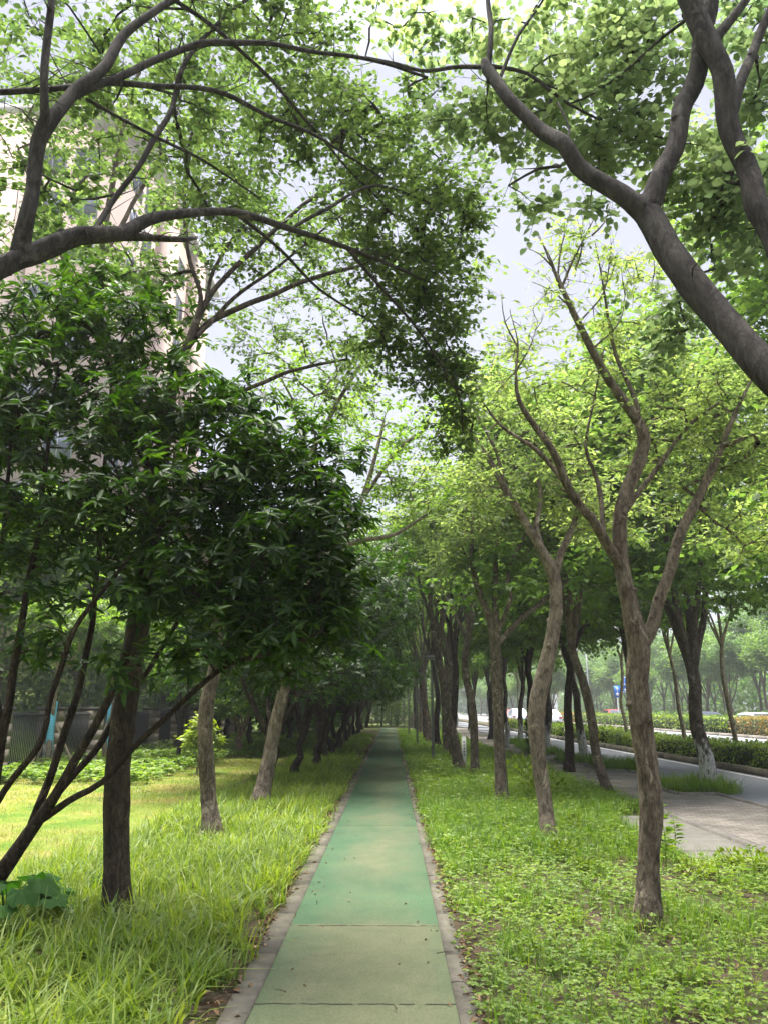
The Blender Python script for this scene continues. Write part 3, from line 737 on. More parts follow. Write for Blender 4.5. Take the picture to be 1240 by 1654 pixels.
# --- C: overhead tree left, trunk outside the left edge
build_tree('overhead_tree', 'broad tree leaning in from the left edge, one limb arching over the path', 'tree', (-2.35, 2.1, 0),
    [[(-2.35, 2.1, 0, .13), (-2.3, 2.15, 1.0, .112), (-2.2, 2.4, 2.1, .102), (-2.05, 2.7, 2.95, .09)] + LT([(0, 432, 3.0, 46), (60, 408, 3.1, 43), (130, 380, 3.2, 37), (195, 378, 3.3, 31), (240, 355, 3.4, 24), (290, 346, 3.5, 19), (380, 343, 3.7, 16), (470, 370, 4.0, 13), (560, 400, 4.3, 10), (660, 440, 4.7, 6)]),
     LT([(180, 382, 3.3, 20), (250, 384, 3.4, 14), (300, 387, 3.4, 11), (318, 384, 3.45, 8)]),
     LT([(32, 412, 3.05, 40), (44, 350, 3.0, 33), (55, 280, 3.0, 30), (68, 218, 3.0, 31), (73, 190, 2.95, 20), (70, 130, 2.9, 18), (80, 40, 2.9, 16), (86, -60, 2.9, 13)]),
     LT([(66, 222, 3.0, 28), (85, 188, 3.02, 27), (112, 160, 3.1, 25), (160, 115, 3.2, 23), (200, 60, 3.3, 19), (250, 18, 3.4, 16), (330, -30, 3.6, 13), (420, -80, 3.9, 9)]),
     LT([(-80, 158, 2.9, 13), (0, 148, 3.0, 13), (70, 145, 3.1, 13), (180, 135, 3.3, 12), (280, 140, 3.5, 11), (360, 150, 3.7, 10), (430, 185, 3.9, 9), (520, 225, 4.1, 7), (620, 290, 4.5, 4)]),
     LT([(115, 158, 3.12, 16), (200, 120, 3.3, 15), (290, 82, 3.5, 14), (345, 68, 3.6, 14), (440, 72, 3.8, 11), (520, 85, 3.95, 9), (600, 97, 4.1, 8), (690, 125, 4.3, 5)]),
     LT([(148, 378, 3.25, 13), (180, 330, 3.4, 12), (232, 255, 3.5, 12), (275, 180, 3.7, 11), (300, 100, 3.8, 10), (345, 45, 3.95, 9), (410, -10, 4.1, 7)]),
     LT([(282, 0, 3.5, 9), (340, 40, 3.7, 9), (420, 110, 4.0, 8), (500, 200, 4.3, 7), (560, 270, 4.5, 5), (620, 330, 4.8, 4)]),
     LT([(140, 160, 3.2, 8), (230, 210, 3.5, 7), (330, 260, 3.8, 6), (420, 320, 4.1, 4)]),
     LT([(470, 370, 4.0, 8), (540, 330, 4.2, 8), (610, 300, 4.5, 6), (700, 330, 4.9, 4)]),
     LT([(560, 400, 4.3, 8), (620, 470, 4.6, 7), (680, 540, 4.9, 6), (740, 640, 5.2, 5), (746, 700, 5.3, 3)]),
     LT([(380, 343, 3.7, 9), (450, 400, 4.1, 7), (520, 470, 4.6, 6), (600, 520, 5.0, 4)])],
    BP([(60, 50, 3.7, 130, 100, .7, 22), (50, 290, 3.9, 110, 120, .6, 22), (240, 60, 4.1, 150, 90, .8, 48), (170, 230, 4.3, 120, 110, .8, 26), (420, 60, 4.6, 130, 100, .9, 65), (420, 200, 4.7, 120, 90, .8, 42),
        (520, 150, 5, 90, 130, .9, 60), (560, 290, 5.1, 110, 100, .9, 60), (660, 250, 5.2, 110, 110, .8, 68), (700, 370, 5.3, 105, 100, .8, 85), (690, 480, 5.4, 100, 100, .7, 85), (710, 590, 5.5, 62, 90, .5, 51),
        (735, 690, 5.6, 34, 46, .35, 19), (610, 420, 5.1, 90, 70, .6, 34), (620, 540, 5.3, 60, 70, .5, 26), (330, 300, 4.6, 120, 80, .8, 31)]),
    Leaf(.045, .030, 7, 5, .20, 'oval', True, .12, .8), B_grey, M_camphor_dark, seed=5, sides=14, step=.08, twig_r=.0022, flare=.6, bump=.035, epi=.45)

# --- A: dark trunk nearest on the left
build_tree('dark_trunk_tree', 'tree with the thick dark trunk nearest on the left, standing in strap grass', 'tree', gp(190, 1492),
    [TP([(190, 1492, 6.28, 50), (189, 1400, 6.28, 47), (189, 1300, 6.3, 46), (195, 1200, 6.3, 45), (212, 1080, 6.35, 43), (228, 980, 6.4, 41), (242, 880, 6.45, 36), (256, 780, 6.5, 31), (268, 690, 6.6, 24), (286, 600, 6.7, 18), (308, 545, 6.8, 16), (325, 480, 6.9, 9), (308, 425, 6.95, 8), (300, 370, 7, 7), (300, 270, 7.1, 6), (318, 190, 7.2, 5), (345, 90, 7.4, 4)]),
     LP([(306, 550, 6.8, 13), (345, 470, 7, 10), (420, 395, 7.2, 9), (500, 325, 7.5, 7), (600, 275, 8, 4)]),
     LP([(300, 565, 6.8, 13), (340, 520, 7, 12), (430, 480, 7.2, 10), (520, 445, 7.5, 8), (640, 415, 8, 4)]),
     LP([(318, 545, 6.8, 9), (380, 480, 7.2, 8), (450, 430, 7.5, 6), (560, 340, 7.8, 4)]),
     LP([(330, 500, 6.9, 7), (345, 440, 7.1, 7), (380, 380, 7.2, 6), (430, 330, 7.4, 4)]),
     LP([(262, 720, 6.6, 14), (380, 640, 7.2, 9), (470, 600, 7.6, 7), (560, 580, 8.0, 4)])],
    BP([(240, 470, 7.2, 130, 70, .8, 60), (330, 290, 7.4, 120, 110, .9, 60), (420, 380, 7.6, 110, 90, .8, 44), (520, 390, 7.8, 80, 80, .7, 36), (360, 160, 7.5, 110, 100, .9, 50), (140, 400, 7.2, 110, 80, .8, 40), (560, 560, 8.0, 60, 60, .5, 18)]),
    Leaf(.060, .036, 6, 5, .2, 'oval', True, .12, .8), B_deep, M_camphor, seed=8, sides=16, step=.1, twig_r=.0024, bump=.03, epi=.4)

# --- D
build_tree('slender_tree', 'tree with a smooth grey-brown trunk, second on the left behind the thick dark trunk', 'tree', gp(345, 1352),
    [TP([(345, 1352, 10.37, 33), (338, 1290, 10.37, 29), (332, 1200, 10.3, 28), (336, 1130, 10.3, 27), (350, 1060, 10.3, 25), (345, 960, 10.2, 23), (305, 860, 10.1, 22), (252, 760, 10, 21), (215, 690, 10, 20), (190, 640, 9.9, 18), (172, 560, 9.9, 15), (163, 480, 9.9, 13), (165, 400, 10, 12), (182, 300, 10, 10), (200, 200, 10, 8), (230, 100, 10.1, 6)]),
     LP([(345, 1000, 10.2, 16), (420, 900, 10.5, 13), (480, 780, 10.8, 11), (540, 660, 11, 8), (600, 560, 11.3, 5)]),
     LP([(165, 420, 10, 9), (215, 330, 10.2, 8), (270, 230, 10.3, 6), (300, 130, 10.4, 4)]),
     LP([(172, 540, 9.9, 9), (120, 450, 9.9, 8), (70, 350, 9.9, 6), (30, 240, 9.9, 4)])],
    BP([(100, 420, 10, 150, 100, 1.3, 55), (190, 230, 10.2, 170, 130, 1.5, 75), (60, 160, 10.2, 100, 130, 1.2, 60), (280, 60, 10.5, 150, 80, 1.3, 70), (420, 560, 10.8, 90, 70, 1, 40), (560, 600, 11.2, 90, 80, 1, 50), (500, 470, 11, 80, 60, .9, 26)]),
    Leaf(.075, .045, 6, 4, .26, 'oval', True, .12, .8), B_brown, M_camphor, seed=9, sides=14, step=.15, twig_r=.0032, epi=.3)
# --- E
build_tree('leaning_trunk_tree', 'tree with the pale leaning trunk, third on the left, beside dark shrubs', 'tree', gp(420, 1300),
    [TP([(420, 1300, 13.8, 32), (432, 1240, 13.8, 27), (448, 1160, 13.8, 24), (462, 1100, 13.7, 22), (480, 1010, 13.6, 20), (510, 930, 13.6, 18), (545, 885, 13.6, 15), (575, 830, 13.7, 11), (600, 760, 13.8, 8), (620, 680, 14, 5)]),
     LP([(545, 885, 13.6, 11), (590, 872, 13.5, 9), (640, 862, 13.4, 7), (690, 830, 13.4, 4)]),
     LP([(515, 925, 13.6, 12), (520, 830, 13.5, 9), (500, 740, 13.4, 7), (470, 650, 13.4, 4)]),
     LP([(590, 800, 13.7, 8), (640, 730, 13.6, 6), (690, 690, 13.5, 4)])],
    BP([(580, 680, 14, 110, 70, 1.3, 90), (470, 620, 13.8, 80, 70, 1.1, 44), (650, 780, 13.8, 70, 60, 1.1, 60), (590, 820, 14, 60, 50, 1, 22), (680, 700, 14, 60, 60, 1, 46)]),
    Leaf(.09, .052, 6, 4, .3, 'oval', False, .12, .8), B_tan, M_light2, seed=10, sides=12, step=.2, twig_r=.004)

# --- B: rosette-leaved many-stemmed shrub
build_tree('glossy_leaved_shrub', 'many-stemmed dark shrub with glossy rosettes of long leaves, filling the left side', 'shrub', gp(-55, 1492),
    [TP([(-55, 1492, 6.25, 40), (-20, 1440, 6.2, 34), (20, 1385, 6.2, 28), (55, 1335, 6.2, 25), (90, 1285, 6.1, 20), (118, 1235, 6.1, 17), (150, 1180, 6.0, 16), (185, 1110, 6.0, 14), (215, 1020, 6.0, 12), (230, 900, 6.0, 9), (240, 780, 6, 6)]),
     LP([(58, 1330, 6.2, 15), (110, 1296, 6.1, 13), (165, 1262, 6.0, 12), (230, 1195, 5.9, 11), (305, 1125, 5.8, 10), (365, 1076, 5.7, 9), (440, 1055, 5.6, 7), (520, 1020, 5.6, 4)]),
     LP([(92, 1283, 6.1, 14), (150, 1215, 6.3, 13), (200, 1140, 6.4, 12), (260, 1050, 6.4, 10), (330, 930, 6.4, 8), (400, 800, 6.4, 5)]),
     LP([(-20, 1440, 6.2, 24), (-20, 1330, 6.1, 20), (0, 1220, 6.1, 17), (20, 1100, 6.0, 15), (40, 980, 6.0, 13), (62, 860, 6.0, 11), (75, 740, 6.0, 8), (90, 620, 6, 5)]),
     LP([(5, 1200, 6.1, 14), (-10, 1080, 6.0, 13), (-5, 960, 6.0, 11), (10, 820, 5.9, 8), (20, 680, 5.9, 5)]),
     LP([(-30, 1340, 6.1, 15), (20, 1260, 6.0, 13), (70, 1190, 5.9, 12), (85, 1120, 5.9, 11), (120, 1020, 5.8, 10), (170, 950, 5.8, 8), (240, 870, 5.7, 6), (330, 800, 5.7, 4)]),
     LP([(45, 1350, 6.2, 16), (100, 1200, 6.3, 14), (140, 1060, 6.5, 12), (160, 900, 6.5, 9), (170, 740, 6.5, 7), (180, 620, 6.5, 4)]),
     LP([(365, 1076, 5.7, 6), (380, 1000, 5.7, 6), (430, 930, 5.7, 4)]),
     LP([(330, 930, 6.4, 7), (430, 860, 6.2, 6), (510, 800, 6.1, 4)]),
     LP([(440, 1055, 5.6, 5), (520, 960, 5.8, 5), (590, 900, 6, 3)])],
    BP([(60, 520, 6.2, 110, 70, .6, 70), (190, 540, 6.2, 90, 70, .6, 61), (60, 660, 6.0, 110, 90, .7, 98), (200, 680, 6.0, 100, 90, .7, 90), (320, 660, 6.1, 90, 55, .6, 57), (420, 740, 6.0, 80, 60, .6, 66),
        (510, 790, 6.0, 60, 60, .5, 49), (60, 820, 5.9, 110, 90, .7, 74), (200, 840, 5.9, 110, 90, .7, 82), (340, 800, 5.9, 110, 100, .7, 115), (470, 880, 5.8, 100, 90, .6, 115), (340, 940, 5.8, 110, 80, .6, 90),
        (530, 960, 5.9, 60, 70, .5, 57), (450, 1010, 5.8, 80, 50, .5, 49), (230, 960, 5.8, 60, 60, .4, 25), (60, 940, 6.0, 100, 60, .6, 25), (370, 1030, 5.6, 50, 28, .4, 13), (200, 1070, 5.6, 24, 34, .15, 6), (-40, 700, 6, 60, 200, .7, 57), (560, 830, 6.1, 24, 26, .2, 7), (545, 1035, 6.0, 36, 22, .25, 8), (560, 740, 6.2, 26, 30, .2, 7), (500, 700, 6.2, 36, 26, .25, 11), (420, 640, 6.2, 34, 34, .25, 11), (300, 590, 6.3, 34, 26, .25, 8), (130, 440, 6.3, 60, 20, .3, 11), (250, 490, 6.3, 30, 26, .25, 8), (300, 1060, 5.8, 40, 22, .3, 8), (470, 1085, 5.9, 30, 16, .2, 6), (80, 1040, 6, 60, 30, .4, 11)]),
    Leaf(.108, .035, 10, 2, .17, 'rosette', True, .22, .9), B_dark, M_rosette, seed=12, sides=10, step=.1, twig_r=.003, ascend=.5)

# --- right row
build_tree('verge_tree', 'forked tree with mottled brown trunk nearest on the right verge, bare twigs at its top', 'tree', gp(1047, 1497),
    [TP([(1047, 1497, 6.27, 46), (1046, 1400, 6.27, 41), (1051, 1310, 6.27, 42), (1046, 1250, 6.27, 40), (1034, 1160, 6.27, 40), (1028, 1100, 6.27, 41), (1031, 1050, 6.27, 42), (1018, 990, 6.25, 34), (1002, 900, 6.25, 28), (1003, 820, 6.25, 27), (1028, 755, 6.25, 25), (1040, 705, 6.25, 22), (1018, 665, 6.25, 18), (980, 610, 6.25, 16), (945, 545, 6.25, 13), (905, 462, 6.25, 9), (898, 440, 6.25, 4)]),
     LP([(1008, 925, 6.25, 20), (965, 855, 6.1, 18), (927, 803, 6.05, 16), (885, 720, 6, 14), (838, 648, 6, 9), (832, 600, 6, 5), (836, 555, 6, 3), (822, 500, 6, 1)]),
     LP([(1033, 1050, 6.3, 27), (1062, 985, 6.3, 23), (1085, 900, 6.3, 20), (1122, 812, 6.3, 17), (1158, 738, 6.3, 13), (1185, 670, 6.3, 8), (1220, 600, 6.3, 4)]),
     LP([(925, 800, 6.05, 11), (870, 730, 6.2, 9), (810, 690, 6.3, 6), (780, 650, 6.3, 3)]),
     LP([(975, 870, 6.1, 10), (965, 780, 6.2, 9), (945, 720, 6.2, 6), (960, 640, 6.3, 4), (975, 560, 6.3, 2)]),
     LP([(1035, 745, 6.25, 13), (1028, 660, 6.3, 10), (990, 560, 6.4, 7), (975, 470, 6.4, 4), (960, 390, 6.4, 2)]),
     LP([(1005, 830, 6.2, 12), (1050, 770, 6.4, 10), (1110, 690, 6.5, 7), (1160, 650, 6.5, 4)]),
     LP([(900, 450, 6.25, 4), (885, 410, 6.25, 2.4), (862, 372, 6.3, 1)]), LP([(900, 445, 6.25, 4), (905, 400, 6.25, 2.4), (918, 352, 6.3, 1)]), LP([(930, 430, 6.25, 4), (940, 395, 6.25, 2.4), (930, 350, 6.3, 1)]), LP([(935, 520, 6.25, 4), (975, 470, 6.25, 2.4), (985, 400, 6.3, 1)]), LP([(890, 430, 6.25, 4), (870, 410, 6.25, 2.4), (848, 400, 6.3, 1)]), LP([(925, 500, 6.25, 4), (890, 470, 6.25, 2.4), (858, 455, 6.3, 1)]), LP([(835, 560, 6.25, 4), (815, 520, 6.25, 2.4), (808, 470, 6.3, 1)]), LP([(832, 600, 6.25, 4), (855, 560, 6.25, 2.4), (868, 520, 6.3, 1)]), LP([(960, 560, 6.25, 4), (1000, 520, 6.25, 2.4), (1010, 460, 6.3, 1)]), LP([(955, 380, 6.25, 4), (975, 360, 6.25, 2.4), (985, 330, 6.3, 1)]),
     LP([(906, 470, 6.25, 6), (890, 430, 6.25, 4), (870, 380, 6.25, 2)]), LP([(906, 465, 6.25, 5), (925, 420, 6.25, 4), (960, 350, 6.25, 2)])],
    BP([(960, 440, 6.4, 90, 40, .6, 20), (1050, 470, 6.5, 60, 60, .6, 20), (880, 530, 6.4, 60, 70, .5, 15), (1000, 560, 6.6, 90, 60, .7, 34), (1120, 620, 6.7, 100, 80, .7, 90), (1190, 700, 6.7, 80, 100, .7, 90), (1080, 720, 6.8, 90, 70, .7, 60), (900, 640, 6.6, 90, 60, .6, 26), (840, 600, 6.4, 60, 80, .5, 22), (950, 720, 6.7, 90, 70, .6, 26), (1200, 850, 7.2, 60, 60, .6, 34), (1110, 820, 7.2, 60, 50, .6, 30), (910, 410, 6.3, 60, 40, .4, 14)]),
    Leaf(.060, .025, 6, 5, .22, 'oval', True, .15, .7, bare=.28), B_brown, M_light, seed=14, sides=16, step=.1, twig_r=.0025, bump=.035, epi=.4)
build_tree('verge_tree', 'second tree on the right verge, its smooth tan trunk bent to the right', 'tree', gp(885, 1359),
    [TP([(885, 1359, 10.17, 30), (878, 1285, 10.17, 28), (867, 1205, 10.17, 29), (866, 1140, 10.15, 32), (884, 1065, 10.15, 28), (897, 985, 10.15, 25), (893, 930, 10.15, 25), (872, 885, 10.1, 18), (842, 835, 10.1, 15), (815, 790, 10, 13), (785, 735, 10, 9), (752, 690, 10, 5)]),
     LP([(893, 935, 10.15, 18), (905, 895, 10.2, 14), (930, 830, 10.3, 10), (945, 760, 10.4, 6)]),
     LP([(878, 895, 10.1, 13), (865, 850, 10.1, 10), (872, 800, 10.2, 8), (860, 730, 10.2, 5)]),
     LP([(815, 790, 10, 8), (800, 730, 9.9, 6), (760, 650, 9.9, 4), (745, 600, 9.9, 2)])],
    BP([(800, 690, 10.2, 90, 70, 1, 44), (880, 780, 10.4, 100, 60, 1, 70), (970, 830, 10.6, 80, 60, .9, 60), (760, 800, 10.2, 70, 60, .9, 40), (790, 600, 10.2, 50, 60, .6, 22), (900, 690, 10.6, 80, 60, .9, 34)]),
    Leaf(.085, .034, 6, 5, .28, 'oval', True, .15, .7, bare=.1), B_tan, M_light, seed=15, sides=14, step=.15, twig_r=.0034, epi=.4)
build_tree('verge_tree', 'third tree on the right verge, slim trunk branching low like a candelabrum', 'tree', gp(811, 1297),
    [TP([(811, 1297, 14.07, 25), (806, 1220, 14.07, 22), (803, 1130, 14.07, 20), (799, 1050, 14.07, 21), (790, 1000, 14, 15), (768, 940, 14, 12), (760, 880, 14, 9), (770, 800, 14, 5)]),
     LP([(800, 1045, 14, 14), (800, 960, 14, 12), (799, 890, 14, 9), (820, 820, 14, 5)]),
     LP([(802, 1040, 14, 12), (845, 995, 14.1, 10), (880, 968, 14.2, 9), (930, 930, 14.3, 5)]),
     LP([(800, 1030, 14, 10), (822, 970, 13.9, 8), (820, 920, 13.9, 7), (850, 860, 13.8, 4)])],
    BP([(770, 850, 14.2, 90, 60, 1.2, 90), (850, 860, 14.4, 90, 60, 1.2, 80), (930, 900, 14.6, 60, 50, 1, 44), (720, 900, 14, 60, 60, 1, 50), (800, 760, 14.2, 80, 60, 1.1, 44)]),
    Leaf(.10, .045, 6, 4, .34, 'oval', False, .15, .7), B_brown, M_light, seed=16, sides=12, step=.2, twig_r=.004)

# --- generic growing recipe for rows of trees (world coordinates, at the origin)
def grow(name, label, cat, loc, H, fork, lean, r0, nl, spread, cr, nt_, leaf, bark, leafm, group, seed, low=1.0, flare=1.0, pr=.46, skirt=None):
    r_ = np.random.default_rng(seed)
    b = np.array(loc, float); a0 = r_.random() * 6.28
    pts = [(0, 0, 0, r0)]
    for k in range(1, 5):
        t = k / 4; pts.append((lean[0] * t + .05 * r_.standard_normal(), lean[1] * t + .05 * r_.standard_normal(), fork * t, r0 * (1 - .25 * t)))
    limbs = []; top = pts[-1]; blobs = []
    for k in range(nl):
        a = a0 + k * 6.28 / nl + r_.random() * .6; s = spread * (.6 + .5 * r_.random()); hz = (H - fork) * (.75 + .3 * r_.random())
        L = [(top[0], top[1], top[2] - .1 * (k > 0), top[3] * .75)]
        for q in (.25, .5, .75, 1):
            L.append((top[0] + math.cos(a) * s * q ** 1.1 + .12 * r_.standard_normal(), top[1] + math.sin(a) * s * q ** 1.1 + .12 * r_.standard_normal(), top[2] + hz * q, top[3] * (.66 - .56 * q)))
        limbs.append(L)
        c = L[-1]; blobs.append(((c[0], c[1], c[2] - .3), (cr, cr, cr * .8), nt_))
        c = L[3]; blobs.append(((c[0] * 1.25, c[1] * 1.25, c[2] - .1 * low), (cr * .9, cr * .9, cr * .6), int(nt_ * .6)))
    blobs.append(((top[0], top[1], H * .92), (cr, cr, cr * .8), nt_))
    if skirt:
        for k in range(6):
            a = a0 + k * 1.05; blobs.append(((top[0] + math.cos(a) * skirt[0], top[1] + math.sin(a) * skirt[0], skirt[1] + .3 * r_.random()), (cr * .75, cr * .75, cr * .5), skirt[2]))
    lm = [pts + limbs[0][1:]] + limbs[1:]
    lm = [[(x + b[0], y + b[1], z + b[2], r) for x, y, z, r in L] for L in lm]
    blobs = [((c[0] + b[0], c[1] + b[1], c[2] + b[2]), rr, n) for c, rr, n in blobs]
    return build_tree(name, label, cat, b, lm, blobs, leaf, bark, leafm, group, seed, 10, .25, .004, pr)

# right verge row, further on
LFv = Leaf(.12, .055, 6, 4, .36, 'oval', False, .15, .7)
G_v = 'trees of the right verge row beyond the third'
v1 = grow('verge_tree', 'twin-stemmed tree in the right verge row, just left of the white marker post', 'tree', (1.76, 20.9, 0), 7.6, 3.0, (-.5, 0), .14, 4, 1.5, 1.05, 64, LFv, B_brown, M_light, G_v, 31)
v2 = grow('verge_tree', 'straight slim tree in the right verge row, just right of the white marker post', 'tree', (2.02, 19.56, 0), 7.4, 3.3, (-.1, .1), .11, 4, 1.5, 1.0, 60, LFv, B_brown, M_light2, G_v, 32)
v3 = grow('verge_tree', 'slim tree of the right verge row beyond the marker post', 'tree', (1.9, 24.6, 0), 7.8, 3.1, (.1, .1), .12, 4, 1.5, 1.05, 60, LFv, B_dark, M_light2, G_v, 33)
c = v1.location.copy()
mb = MB(); 
k3 = [kids(v) for v in (v1, v2, v3)]
rg = np.random.default_rng(21)
ys = [27.5, 30.8, 34.2, 38, 42, 46.5, 51, 56, 62, 68, 75, 83]
for i, y in enumerate(ys):
    s = .95 + .15 * rg.random(); j = i % 3
    dup((v1, v2, v3)[j], (1.75 + .35 * rg.random(), y, 0), rg.random() * 6.28, (s, s, s * (1 + .1 * rg.random())), ('slim tree in the right trunk line between the first and second lamp posts', 'slim tree in the right trunk line just before the second lamp post', 'slim tree in the right trunk line just before the second lamp post, farther of two', 'slim tree in the right trunk line just past the second lamp post')[i] if i < 4 else 'distant slim tree in the line of trunks far along the right side of the path', 'far trees lining the right side of the path', k3[j])
# left avenue: dark, dense, low-branching shrub trees
LFd = Leaf(.13, .048, 9, 2, .3, 'rosette', False, .2, .9)
def shrubtree(loc, seed, label, H=4.6, group='dark evergreen shrub trees along the left of the path', n=105, leafm=None, cr=1.15):
    return grow('evergreen_shrub_tree', label, 'tree', loc, H, .95, (.2, 0), .10, 6, 2.1, cr, n, LFd, B_dark, leafm or M_rosette, group, seed, 2.0, pr=.42, skirt=(1.85, 2.15, 58))
d1 = shrubtree((-2.5, 16.1, 0), 41, 'dark evergreen shrub tree beside the pale leaning trunk on the left', 4.7)
d2 = shrubtree((-2.25, 18.9, 0), 42, 'dark evergreen shrub tree behind the pale leaning trunk, left of the path', 5.1)
d3 = shrubtree((-2.1, 22.2, 0), 43, 'dark evergreen shrub tree in the left row where the path narrows into shade', 5.5)
kd = [kids(v) for v in (d1, d2, d3)]
for i, y in enumerate([25.5, 28.5, 31.5, 35, 38.5, 42.5, 47, 52, 57, 63, 70, 78]):
    s = 1.05 + .2 * rg.random(); j = i % 3
    dup((d1, d2, d3)[j], (-2.1 - .3 * rg.random(), y, 0), rg.random() * 6.28, (s, s, s * (1.0 + .25 * rg.random())), 'distant dark evergreen in the dense left row shading the path', 'far dark evergreens along the left of the path', kd[j])
# second row of dark evergreens between the lawn and the wall
for i, (x, y, s) in enumerate([(-5.4, 31, 1.1), (-7.8, 29, 1.1), (-4.6, 36, 1.2), (-7.2, 35, 1.2), (-9, 41, 1.3), (-5.8, 42, 1.3), (-4.2, 47, 1.4), (-7.8, 49, 1.4)]):
    dup((d1, d2, d3)[i % 3], (x, y, 0), rg.random() * 6.28, (s, s, s * 1.15), 'dark tree in the shaded grove behind the sunlit lawn', 'dark trees of the grove behind the lawn', kd[i % 3])
# tall trees closing the end of the path, and behind the left row
LFb = Leaf(.22, .13, 6, 4, .6, 'oval', False, .15, .7)
b1 = grow('tall_tree', 'tall green tree beyond the boundary wall, seen under the shrub at far left', 'tree', (-13.5, 24, 0), 7.5, 2.2, (.3, 0), .18, 5, 2.2, 1.7, 110, LFb, B_brown, M_light2, 'trees beyond the boundary wall', 51)
b2 = grow('tall_tree', 'tall green tree beyond the boundary wall, behind the thick dark trunk', 'tree', (-12, 31, 0), 8.5, 2.4, (-.3, 0), .2, 5, 2.4, 1.9, 120, LFb, B_brown, M_camphor, 'trees beyond the boundary wall', 52)
kb = [kids(b1), kids(b2)]
for i, (x, y, s) in enumerate([(-16, 33, 1.0), (-11.5, 40, 1.1), (-15, 45, 1.2), (-10.5, 52, 1.2), (-8, 58, 1.3), (-13, 20, .7), (-17.5, 25, .9)]):
    dup((b1, b2)[i % 2], (x, y, 0), rg.random() * 6.28, (s, s, s), 'green tree in the belt beyond the boundary wall', 'far trees in the belt beyond the boundary wall', kb[i % 2])
for i, (x, y, s) in enumerate([(-.4, 96, 1.0), (2.6, 92, 1.0), (-3.4, 93, 1.1), (-1.8, 104, 1.3), (1.6, 106, 1.3)]):
    dup((b1, b2)[i % 2], (x, y, 0), rg.random() * 6.28, (s, s, s), 'tree closing the far end of the green path', 'trees closing the far end of the path', kb[i % 2])

# --- street trees along the road
LFs = Leaf(.135, .105, 6, 5, .38, 'oval', False, .2, .8)
G_s = 'street trees on the pavement beside the road'
def st(loc, seed, label, H=8.6, fork=2.3, r0=.15, lean=(-.1, 0), bark=None, n=70):
    return grow('street_tree', label, 'tree', loc, H, fork, lean, r0 * .86, 5, 1.7, 1.35, n, LFs, bark or B_wash, M_street, G_s, seed, skirt=(1.7, 4.0, 34))
s1 = st((6.32, 16.2, 0), 61, 'whitewashed street tree in a grassy pit at the right, trunk splitting into a fan', 9.2, 2.35, .19, (-.12, 0))
s2 = st((4.02, 15.06, 0), 62, 'slim street tree at the grass edge, left of the nearest mottled trunk', 8.0, 2.75, .115, (-.45, 0), B_brown)
s0 = st((6.55, 21.6, 0), 63, 'whitewashed street tree seen right behind the nearest mottled trunk', 8.8, 2.6, .12, (0, 0))
s3 = st((5.77, 24.0, 0), 64, 'street tree with white flaking base at the road edge, next to the hedge gap', 8.8, 2.7, .15, (-.3, 0))
s4 = st((4.5, 20.5, 0), 65, 'dark straight street tree standing at the edge of the grass, no white paint', 8.4, 3.1, .14, (.25, 0), B_dark)
for i, (x, y) in enumerate([(5.52, 28.5), (4.55, 26.0), (4.7, 33), (5.9, 37), (5.2, 42), (6, 48), (5.4, 54), (6, 61), (5.6, 69), (6, 78), (5.7, 88), (6.2, 100)]):
    s = .95 + .15 * rg.random()
    src = (s3, s4, s0)[i % 3]
    dup(src, (x, y, 0), rg.random() * 6.28, (s, s, s), 'farther street tree between the path and the road, crown merging with its neighbours', 'farther street trees beside the road')
# leafy canopies of the street trees nearer the camera than the frame shows trunks for
for i, (x, y, s) in enumerate([(7.0, 10.6, 1.0), (5.3, 12.2, .95)][:1]):
    dup(s1, (x, y, 0), 2.0, (s, s, s), 'street tree just outside the right edge, only its crown reaching in', 'street trees on the pavement beside the road')
# --- young trees standing in the near median
LFm = Leaf(.15, .12, 5, 3, .32, 'oval', False, .2, .8)
def median_tree(X, Y, seed, label):
    return grow('young_median_tree', label, 'tree', (X, Y, .05), 7.6, 3.3, (-.15, .1), .07, 5, 1.4, 1.2, 60, LFm, B_pale, M_street, 'young trees in the near median', seed)
m1 = median_tree(9.65, 26.4, 71, 'young pale-stemmed tree in the hedge, just left of the whitewashed tree')
m2 = median_tree(9.65, 22.4, 72, 'young pale-stemmed tree in the hedge, just right of the whitewashed tree')
m1.scale = (1, 1, 1)
for i, y in enumerate([17.5, 33, 41, 50, 60, 72]):
    s = 1.0 + .1 * rg.random(); dup((m1, m2)[i % 2], (9.65, y, .05), rg.random() * 6.28, (s, s, s), 'slender young tree farther along the near median hedge', 'farther young trees in the near median')
# --- far side of the road
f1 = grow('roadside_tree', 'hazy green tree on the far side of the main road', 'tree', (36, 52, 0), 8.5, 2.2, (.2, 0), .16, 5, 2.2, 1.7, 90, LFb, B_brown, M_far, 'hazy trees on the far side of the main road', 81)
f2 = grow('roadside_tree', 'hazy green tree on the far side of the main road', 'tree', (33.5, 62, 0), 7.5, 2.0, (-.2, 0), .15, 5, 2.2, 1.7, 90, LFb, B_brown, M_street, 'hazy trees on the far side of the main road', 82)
kf = [kids(f1), kids(f2)]
for i in range(46):
    row = i % 3; y = 40 + (i // 3) * 9 + rg.random() * 5; x = 32.5 + row * 5 + rg.random() * 3
    s = .85 + .35 * rg.random()
    dup((f1, f2)[i % 2], (x, y, 0), rg.random() * 6.28, (s, s, s * (1 + .25 * row)), 'hazy green tree on the far side of the main road', 'hazy trees on the far side of the main road', kf[i % 2])
for i in range(12):
    y = 100 + i * 9 + rg.random() * 4; s = .8 + .3 * rg.random()
    dup((f1, f2)[i % 2], (21 + rg.random() * 1, y, 0), rg.random() * 6.28, (s, s, s), 'small tree in the far median beyond the hedges', 'small trees in the far median', kf[i % 2])
# ================================================================== DETAILS
rg = np.random.default_rng(77)
